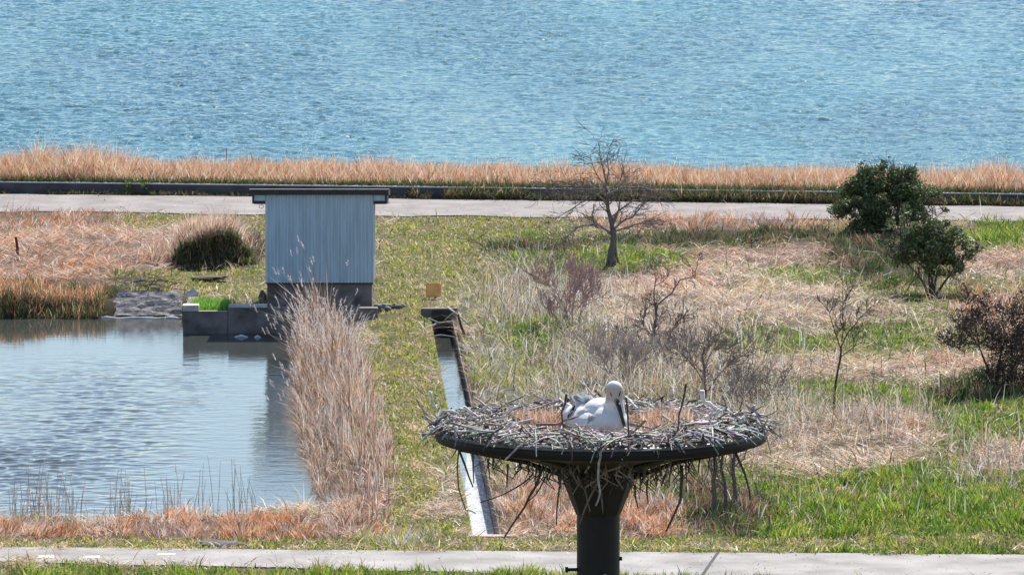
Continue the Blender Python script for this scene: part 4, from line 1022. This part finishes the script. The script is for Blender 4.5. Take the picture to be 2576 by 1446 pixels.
for i in range(350):     # thin end-on stubs at the rear and sides, bright cut ends
    mb.cur = tuple(c*random.uniform(.9,1.2) for c in random.choice(SC[:2]+SC[4:5])); a = random.uniform(-.15, math.pi+.15)
    r_ = Rr*random.uniform(.55,.99); p = NC+Vector((r_*math.cos(a), r_*math.sin(a), topz(r_/Rr)))
    d_ = Vector((random.gauss(0,.6), random.gauss(-.3,.5), random.uniform(.0,.9))).normalized(); l = random.uniform(.04,.11)
    mb.tube([p-d_*l*.4, p+d_*l*.2+Vector((0,0,.004)), p+d_*l*.6], [.008,.008,.006], 5)
for i in range(230):
    a = random.uniform(0, 2*math.pi); mb.cur = tuple(c*random.uniform(.5,.9) for c in random.choice(SC)); d_ = Vector((math.cos(a+random.gauss(0,.9)), math.sin(a+random.gauss(0,.9)), random.gauss(-.1,.25))).normalized()
    p = NC+Vector((Rr*math.cos(a), Rr*math.sin(a), .03+random.uniform(0,.03))); l = random.uniform(.06,.2)
    mb.tube([p-d_*l*.8, p-d_*l*.2+Vector((0,0,.01)), p+d_*l*.2, p+d_*l*.5+Vector((0,0,-random.uniform(0,.05)))], [.006,.006,.005,.003], 5)
o = mb.build('stick_pile', M_STICK, nest); o['kind'] = 'stuff'
parts = 0
def nstick(pts, r_, c):
    global parts; parts += 1; mb = MB(); mb.cur = c
    q_ = []; k = len(pts)
    for i in range(k-1):
        for s_ in (0,.5): q_.append(pts[i].lerp(pts[i+1], s_)+Vector((random.gauss(0,.004), random.gauss(0,.004), random.gauss(0,.003))))
    q_.append(pts[-1]); m_ = len(q_); mb.tube(q_, [r_*(1-.5*i/(m_-1)) for i in range(m_)], 6); mb.build('stick', M_STICK, nest, True)
def cr1(X, Y, D): return atd((1050+X*.3882)*.9732, (930+Y*.3882)*.9732, D)
DK = (.07,.055,.05); MDK = (.16,.12,.10); PL = (.62,.57,.55)
for pts, r_, c, dy in [
  ([(1310,580),(1290,650),(1278,720),(1288,880),(1262,970)], .0095, (.38,.34,.32), -.96),
  ([(1080,700),(1120,780),(1185,860),(1225,1010)], .0075, MDK, -.5), ([(1300,750),(1235,890),(1155,1090)], .0085, MDK, -.5),
  ([(1470,690),(1330,740),(1190,850)], .009, (.2,.16,.15), -.6), ([(1290,880),(1310,1020)], .006, MDK, -.5),
  ([(340,560),(385,700),(445,845)], .008, DK, -.4), ([(345,570),(352,850),(400,1000),(462,1022)], .005, MDK, -.3),
  ([(325,440),(330,520),(345,600)], .009, PL, -.42), ([(345,590),(300,650)], .005, MDK, -.3), ([(450,590),(450,820)], .006, DK, -.4),
  ([(900,730),(860,850),(790,980),(650,1185)], .0095, DK, -.5), ([(1020,740),(1015,880),(1000,1100)], .007, DK, -.5),
  ([(850,760),(740,840),(640,900),(490,950)], .006, DK, -.5), ([(680,690),(670,850)], .006, DK, -.5), ([(930,780),(870,890),(810,940)], .005, DK, -.5),
  ([(560,620),(545,720),(560,800)], .005, DK, -.4), ([(760,720),(700,800)], .005, DK, -.5),
  ([(1830,700),(1835,860),(1825,940),(1730,1140)], .011, DK, -.5), ([(2190,610),(2225,690),(2270,830),(2290,930)], .009, DK, -.3),
  ([(1860,680),(1870,820)], .006, DK, -.5), ([(1725,760),(1700,840)], .008, DK, -.5), ([(1600,800),(1612,960)], .007, DK, -.4),
  ([(1520,830),(1545,990)], .007, DK, -.4), ([(2050,640),(2060,760)], .006, DK, -.4), ([(1950,660),(1945,750)], .006, DK, -.4), ([(1665,780),(1660,860)], .005, DK, -.4),
  ([(1130,700),(1110,800),(1040,820)], .007, DK, -.4), ([(980,740),(950,800)], .007, MDK, -.4), ([(1220,700),(1190,750)], .008, (.5,.45,.44), -.5), ([(1380,760),(1460,790)], .008, (.4,.35,.34), -.5),
  ([(1462,250),(1478,400),(1480,560),(1470,625)], .006, DK, -.8), ([(1075,225),(1040,350),(1062,540)], .008, (.1,.07,.09), -.5),
  ([(1870,150),(1835,300),(1810,440),(1785,545)], .007, DK, -.5), ([(865,430),(1000,432),(1060,400),(1145,372)], .010, (.26,.17,.16), -.4),
  ([(1965,205),(1990,280),(2040,310),(2110,345)], .016, PL, .4), ([(2080,330),(2060,390),(2010,420)], .013, PL, .2),
  ([(1700,370),(1800,430)], .010, (.5,.42,.38), 0), ([(1915,410),(1850,450),(1790,490)], .013, (.5,.44,.42), -.3), ([(1580,400),(1610,350),(1680,330)], .008, DK, .4),
  ([(1540,280),(1640,300),(1770,310)], .010, (.42,.42,.36), .6), ([(1560,330),(1700,340),(1850,335)], .010, (.35,.35,.30), .5),
  ([(160,215),(175,280),(215,345)], .009, PL, .0), ([(75,260),(110,330),(160,430)], .006, (.3,.26,.22), -.1), ([(60,165),(110,220),(150,300)], .004, (.4,.36,.3), 0),
  ([(105,500),(170,492),(235,480)], .011, (.3,.27,.26), -.1), ([(160,440),(215,470),(190,520)], .008, PL, -.2), ([(130,370),(200,440)], .006, (.36,.3,.26), -.1),
  ([(380,310),(440,350),(420,400)], .010, PL, .1), ([(240,340),(300,330),(360,380)], .010, PL, 0), ([(480,340),(560,290),(600,300)], .010, (.6,.52,.46), .2),
  ([(300,470),(450,430),(600,380),(690,370)], .008, (.42,.34,.30), -.3), ([(680,480),(730,530),(745,580)], .010, (.55,.47,.40), -.7),
  ([(2300,400),(2400,370),(2480,330)], .006, (.3,.28,.22), .2), ([(2140,400),(2130,320),(2100,230)], .005, DK, .3), ([(2250,400),(2220,330),(2240,260)], .005, DK, .2), ([(2350,430),(2440,440),(2520,420)], .005, (.4,.4,.36), -.1),
  ([(2130,330),(2180,380),(2240,420)], .010, PL, .3), ([(1980,540),(2200,470),(2380,430)], .006, (.24,.22,.2), -.3),
  ([(300,420),(500,470),(700,520)], .007, (.3,.25,.22), -.5), ([(900,570),(1100,590),(1300,585)], .008, (.6,.54,.52), -.9), ([(1350,600),(1500,605),(1700,590)], .008, (.6,.54,.52), -.93)]:
    nstick([cr1(a_, b_, ND+dy) for a_, b_ in pts], r_, c)
while parts < 98:
    pts, rd = rand_stick(.5, .98, (.3,.55), (.006,.010))
    for q_ in pts: q_.z += .012
    nstick([Vector(q_) for q_ in pts], rd[0], random.choice(SC[:2]+SC[4:5]+SC[5:6]))
# hanging litter under the dish
mb = MB()
for i in range(150):
    a = random.uniform(math.pi*1.02, math.pi*1.98); r_ = Rr*random.uniform(.25,.75); 
    z_ = float(np.interp(r_/Rr, [.2,.5,.78,1], [-.23,-.15,-.09,-.03]))
    p = NC+Vector((r_*math.cos(a), r_*math.sin(a), z_)); mb.cur = random.choice([DK,DK,MDK,(.3,.26,.25)]); l = random.uniform(.04,.14)
    mb.tube([p, p+Vector((random.gauss(0,.02), -.01, -l*.5)), p+Vector((random.gauss(0,.04), -.01, -l))], [.004,.004,.002], 4)
o = mb.build('hanging_twigs', M_STICK, nest); o['kind'] = 'stuff'
# base litter disc + straw lining
mb = MB(); mb.cur = (.16,.11,.085); prof = [(Rr*r_, topz(r_)-.03) for r_ in (1.0,.95,.88,.78,.7,.6,.5,.45,.38,.3,.2,.1,.01)]
mb.lathe(prof, NC, 48); mb.build('nest_floor', M_SOIL, nest, True)
n = 9000; a = rng.random(n)*2*np.pi; r_ = Rr*.46*np.sqrt(rng.random(n)); bx = NC.x+.02+r_*np.cos(a)*1.0; by = NC.y+r_*np.sin(a)
tz = np.interp(r_/Rr, [0,.3,.45,.6], [-.075,-.045,.0,.03])-.01
LIN = [(.62,.40,.28),(.70,.50,.38),(.54,.33,.22),(.74,.58,.46),(.46,.28,.2)]
blade_obj('straw_lining', [blades(NC.x*0+bx, by, NC.z+tz, rng.uniform(.04,.12,n), np.abs(rng.normal(1.3,.7,n)), rng.random(n)*6.28, .005*rng.uniform(.7,1.4,n), pick(LIN, n))], kind='stuff', parent=nest)
n = 2600; a = np.where(rng.random(n) < .5, rng.normal(.15,.35,n), rng.normal(2.85,.3,n)); r_ = Rr*rng.uniform(.28,.62,n)
blade_obj('straw_lining', [blades(NC.x+r_*np.cos(a), NC.y+r_*np.sin(a)*.9+.1, NC.z-.02+0*a, rng.uniform(.07,.16,n), np.abs(rng.normal(.5,.4,n)), rng.random(n)*6.28, .006*np.ones(n), pick(LIN, n))], kind='stuff', parent=nest)

# ---------------------------------------------------------------- stork
stork = empty('stork', NC+Vector((0,0,-.04)), 'white stork sitting in the stick nest with its dark bill lowered', 'bird')
def spt(px, py, dy=0.0): return atd(px, py, ND+dy)
def ball_chain(bm_mb, pts):                      # ellipsoids along a chain
    for (c, r3) in pts:
        n1, n2 = 14, 20; vs = []; fs = []
        for i in range(n1+1):
            for k in range(n2):
                th = math.pi*i/n1; ph = 2*math.pi*k/n2
                vs.append((c[0]+r3[0]*math.sin(th)*math.cos(ph), c[1]+r3[1]*math.sin(th)*math.sin(ph), c[2]+r3[2]*math.cos(th)))
        fs = [(i*n2+k, (i+1)*n2+k, (i+1)*n2+(k+1) % n2, i*n2+(k+1) % n2) for i in range(n1) for k in range(n2)]
        bm_mb.add(vs, fs)
u = 1/SN
bodyM, nn, ll, bb = new_mat('white_plumage')
bb.inputs['Base Color'].default_value = (.74,.72,.68,1); bb.inputs['Roughness'].default_value = .8; bb.inputs['Specular IOR Level'].default_value = .15
tc = nn.new('ShaderNodeTexCoord'); mp_ = nn.new('ShaderNodeMapping'); mp_.inputs['Scale'].default_value = (60,60,18); ll.new(tc.outputs['Object'], mp_.inputs[0])
nz_ = nn.new('ShaderNodeTexNoise'); nz_.inputs['Scale'].default_value = 1; nz_.inputs['Detail'].default_value = 4; ll.new(mp_.outputs[0], nz_.inputs['Vector'])
bp_ = nn.new('ShaderNodeBump'); bp_.inputs['Strength'].default_value = .5; bp_.inputs['Distance'].default_value = .006; ll.new(nz_.outputs[0], bp_.inputs['Height']); ll.new(bp_.outputs[0], bb.inputs['Normal'])
mb = MB(); ch = []
def E(px, py, dy, rx, ry, rz): ch.append((spt(px, py, dy), (rx*u, ry*u, rz*u)))
E(1500,1062,.10,72,100,44); E(1475,1050,.18,60,90,42); E(1530,1062,.0,50,70,46); E(1462,1040,.26,36,60,32)
E(1550,1068,-.06,30,40,40); E(1512,1030,.08,44,60,30); E(1535,1038,.0,30,40,34)
for t_ in np.linspace(0, 1, 14):                 # the upright neck, thick at the breast
    E(1550-5*t_, 1070-66*t_, -.07+.02*t_, 28.5-5.5*t_, 28-6*t_, 20)
E(1546,998,-.05,21.5,24,24); E(1546,984,-.05,23,25,26); E(1545,978,-.05,21.5,24,21)
E(1549,1006,-.075,15,18,17)
ball_chain(mb, ch)
me = mb.mesh('tmp'); tmp = bpy.data.objects.new('tmp', me); col.objects.link(tmp)
rm = tmp.modifiers.new('r', 'REMESH'); rm.mode = 'VOXEL'; rm.voxel_size = .006
smo = tmp.modifiers.new('s', 'SMOOTH'); smo.iterations = 8; smo.factor = .6
dg = bpy.context.evaluated_depsgraph_get(); me2 = bpy.data.meshes.new_from_object(tmp.evaluated_get(dg)); bpy.data.objects.remove(tmp)
me2.name = 'body'; me2.materials.clear()
vc = np.empty(len(me2.vertices)*3); me2.vertices.foreach_get('co', vc); vc = vc.reshape(-1, 3)
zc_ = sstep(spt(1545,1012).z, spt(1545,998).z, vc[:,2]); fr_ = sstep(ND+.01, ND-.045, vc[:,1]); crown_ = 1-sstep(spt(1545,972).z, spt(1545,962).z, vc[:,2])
k_ = (zc_*fr_*crown_)[:, None]; cc_ = np.array([.76,.745,.72])*(1-k_)+np.array([.56,.46,.38])*k_  # tan front of the head, facial shade painted into the plumage
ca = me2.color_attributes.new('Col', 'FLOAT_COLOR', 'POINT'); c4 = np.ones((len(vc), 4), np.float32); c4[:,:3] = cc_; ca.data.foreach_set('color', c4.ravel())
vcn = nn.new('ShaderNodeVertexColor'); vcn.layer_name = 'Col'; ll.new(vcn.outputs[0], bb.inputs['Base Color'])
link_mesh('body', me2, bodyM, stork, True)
# face skin, eyes
M_BILL = mat_simple('bill', (.022,.016,.02), .4, nscale=30, bump=.1, spec=.5)
M_FACE = mat_simple('dark_eye_skin', (.10,.07,.065), .6, nscale=30, bump=.1)
M_EYE = mat_simple('eye', (.02,.015,.015), .15, bump=0)
mb = MB(); mb.tube([spt(1548,998,-.085), spt(1551,1008,-.105), spt(1556,1020,-.128)], [6*u,7.5*u,5.5*u], 12); mb.build('throat', mat_simple('grey_brown_throat', (.30,.24,.21), .7, nscale=40, bump=.2), stork, True)
mb = MB(); mb.tube([spt(1553,1010,-.110), spt(1558,1024,-.138), spt(1564,1046,-.15), spt(1571,1072,-.15), spt(1575,1086,-.14)], [7*u,6*u,4.6*u,3.6*u,1.2*u], 12); mb.build('bill', M_BILL, stork, True)
for (ex, ey, s_) in ((1537,991,1),(1559,992,-1)):
    mb = MB(); c = spt(ex, ey, -.099); ball_chain(mb, [(c, (1.8*u, 1.6*u, 2.0*u))]); mb.build('eye', M_EYE, stork, True)
    mb = MB(); mb.tube([spt(ex-3*s_, ey-9, -.094), spt(ex, ey-1, -.0975), spt(ex+4*s_, ey+9, -.100)], [.6*u, 2.2*u, .8*u], 8); mb.build('eye_skin', M_FACE, stork, True)
# feathers: wings, black flight feathers, ruffled scapulars
M_FEA = mat_col('feather', .7, .15, .2)
def feathers(name, spec, cols, parent=stork):
    mb = MB()
    for (p, q_, w_) in spec:
        mb.cur = random.choice(cols); p = Vector(p); q_ = Vector(q_); d_ = q_-p; side = d_.cross(Vector((.2,-1,.3))).normalized()*w_; nrm = d_.cross(side).normalized()*w_*.25
        m_ = p+d_*.45; e_ = p+d_*.85
        mb.add([p-side*.35, p+side*.35, m_+side+nrm*0, m_-side, m_+nrm, e_+side*.7, e_-side*.7, e_+nrm*.8, q_, p+nrm], [(0,9,4,3),(9,1,2,4),(3,4,7,6),(4,2,5,7),(6,7,8),(7,5,8)])
    return mb.build(name, M_FEA, parent, True)
W = [(.80,.79,.78),(.74,.74,.75),(.84,.83,.81)]; G = [(.56,.56,.58),(.66,.66,.68)]; K = [(.03,.025,.035),(.05,.045,.055)]
sp_ = []
for i in range(46):      # near wing coverts lying along the side of the body
    a_ = random.uniform(1455,1525); b_ = random.uniform(1030,1056); p = spt(a_, b_, -.0+(a_-1525)/70*-.06-.06); q_ = spt(a_-random.uniform(14,26), b_+random.uniform(8,18), -.03+(a_-1525)/70*-.05); sp_.append((p, q_, 5*u))
feathers('wing', sp_, W+G)
feathers('wing', [(spt(1478+random.uniform(0,26), 1042+random.uniform(0,10), -.10), spt(1474+random.uniform(0,26), 1066+random.uniform(0,16), -.115), 5*u) for i in range(16)], G+[(.42,.42,.46)])
sp_ = []
for i in range(60):      # ruffled grey-white scapulars on the back
    a_ = random.uniform(1445,1490); b_ = random.uniform(996,1022); p = spt(a_+12, b_+10, .12); q_ = spt(a_-random.uniform(4,18), b_-random.uniform(2,14), .14+random.uniform(-.03,.05)); sp_.append((p, q_, 5.5*u))
feathers('wing', sp_, W+G+G+[(.40,.39,.41),(.30,.28,.30)])
feathers('flight_feathers', [(spt(1444+random.uniform(0,8), 1018+random.uniform(0,14), .02), spt(1426+random.uniform(-4,6), 1038+random.uniform(0,22), .0), 4.0*u) for i in range(6)], K+G)
feathers('flight_feathers', [(spt(1514,1045,-.12), spt(1528,1064,-.13), 3*u), (spt(1516,1048,-.122), spt(1533,1070,-.13), 3*u), (spt(1511,1043,-.118), spt(1524,1058,-.13), 2.5*u)], [(.16,.15,.17)])
feathers('tail', [(spt(1440+random.uniform(0,10), 1028+random.uniform(0,14), .2), spt(1418+random.uniform(-2,6), 1020+random.uniform(0,20), .25), 6*u) for i in range(12)], W+G)
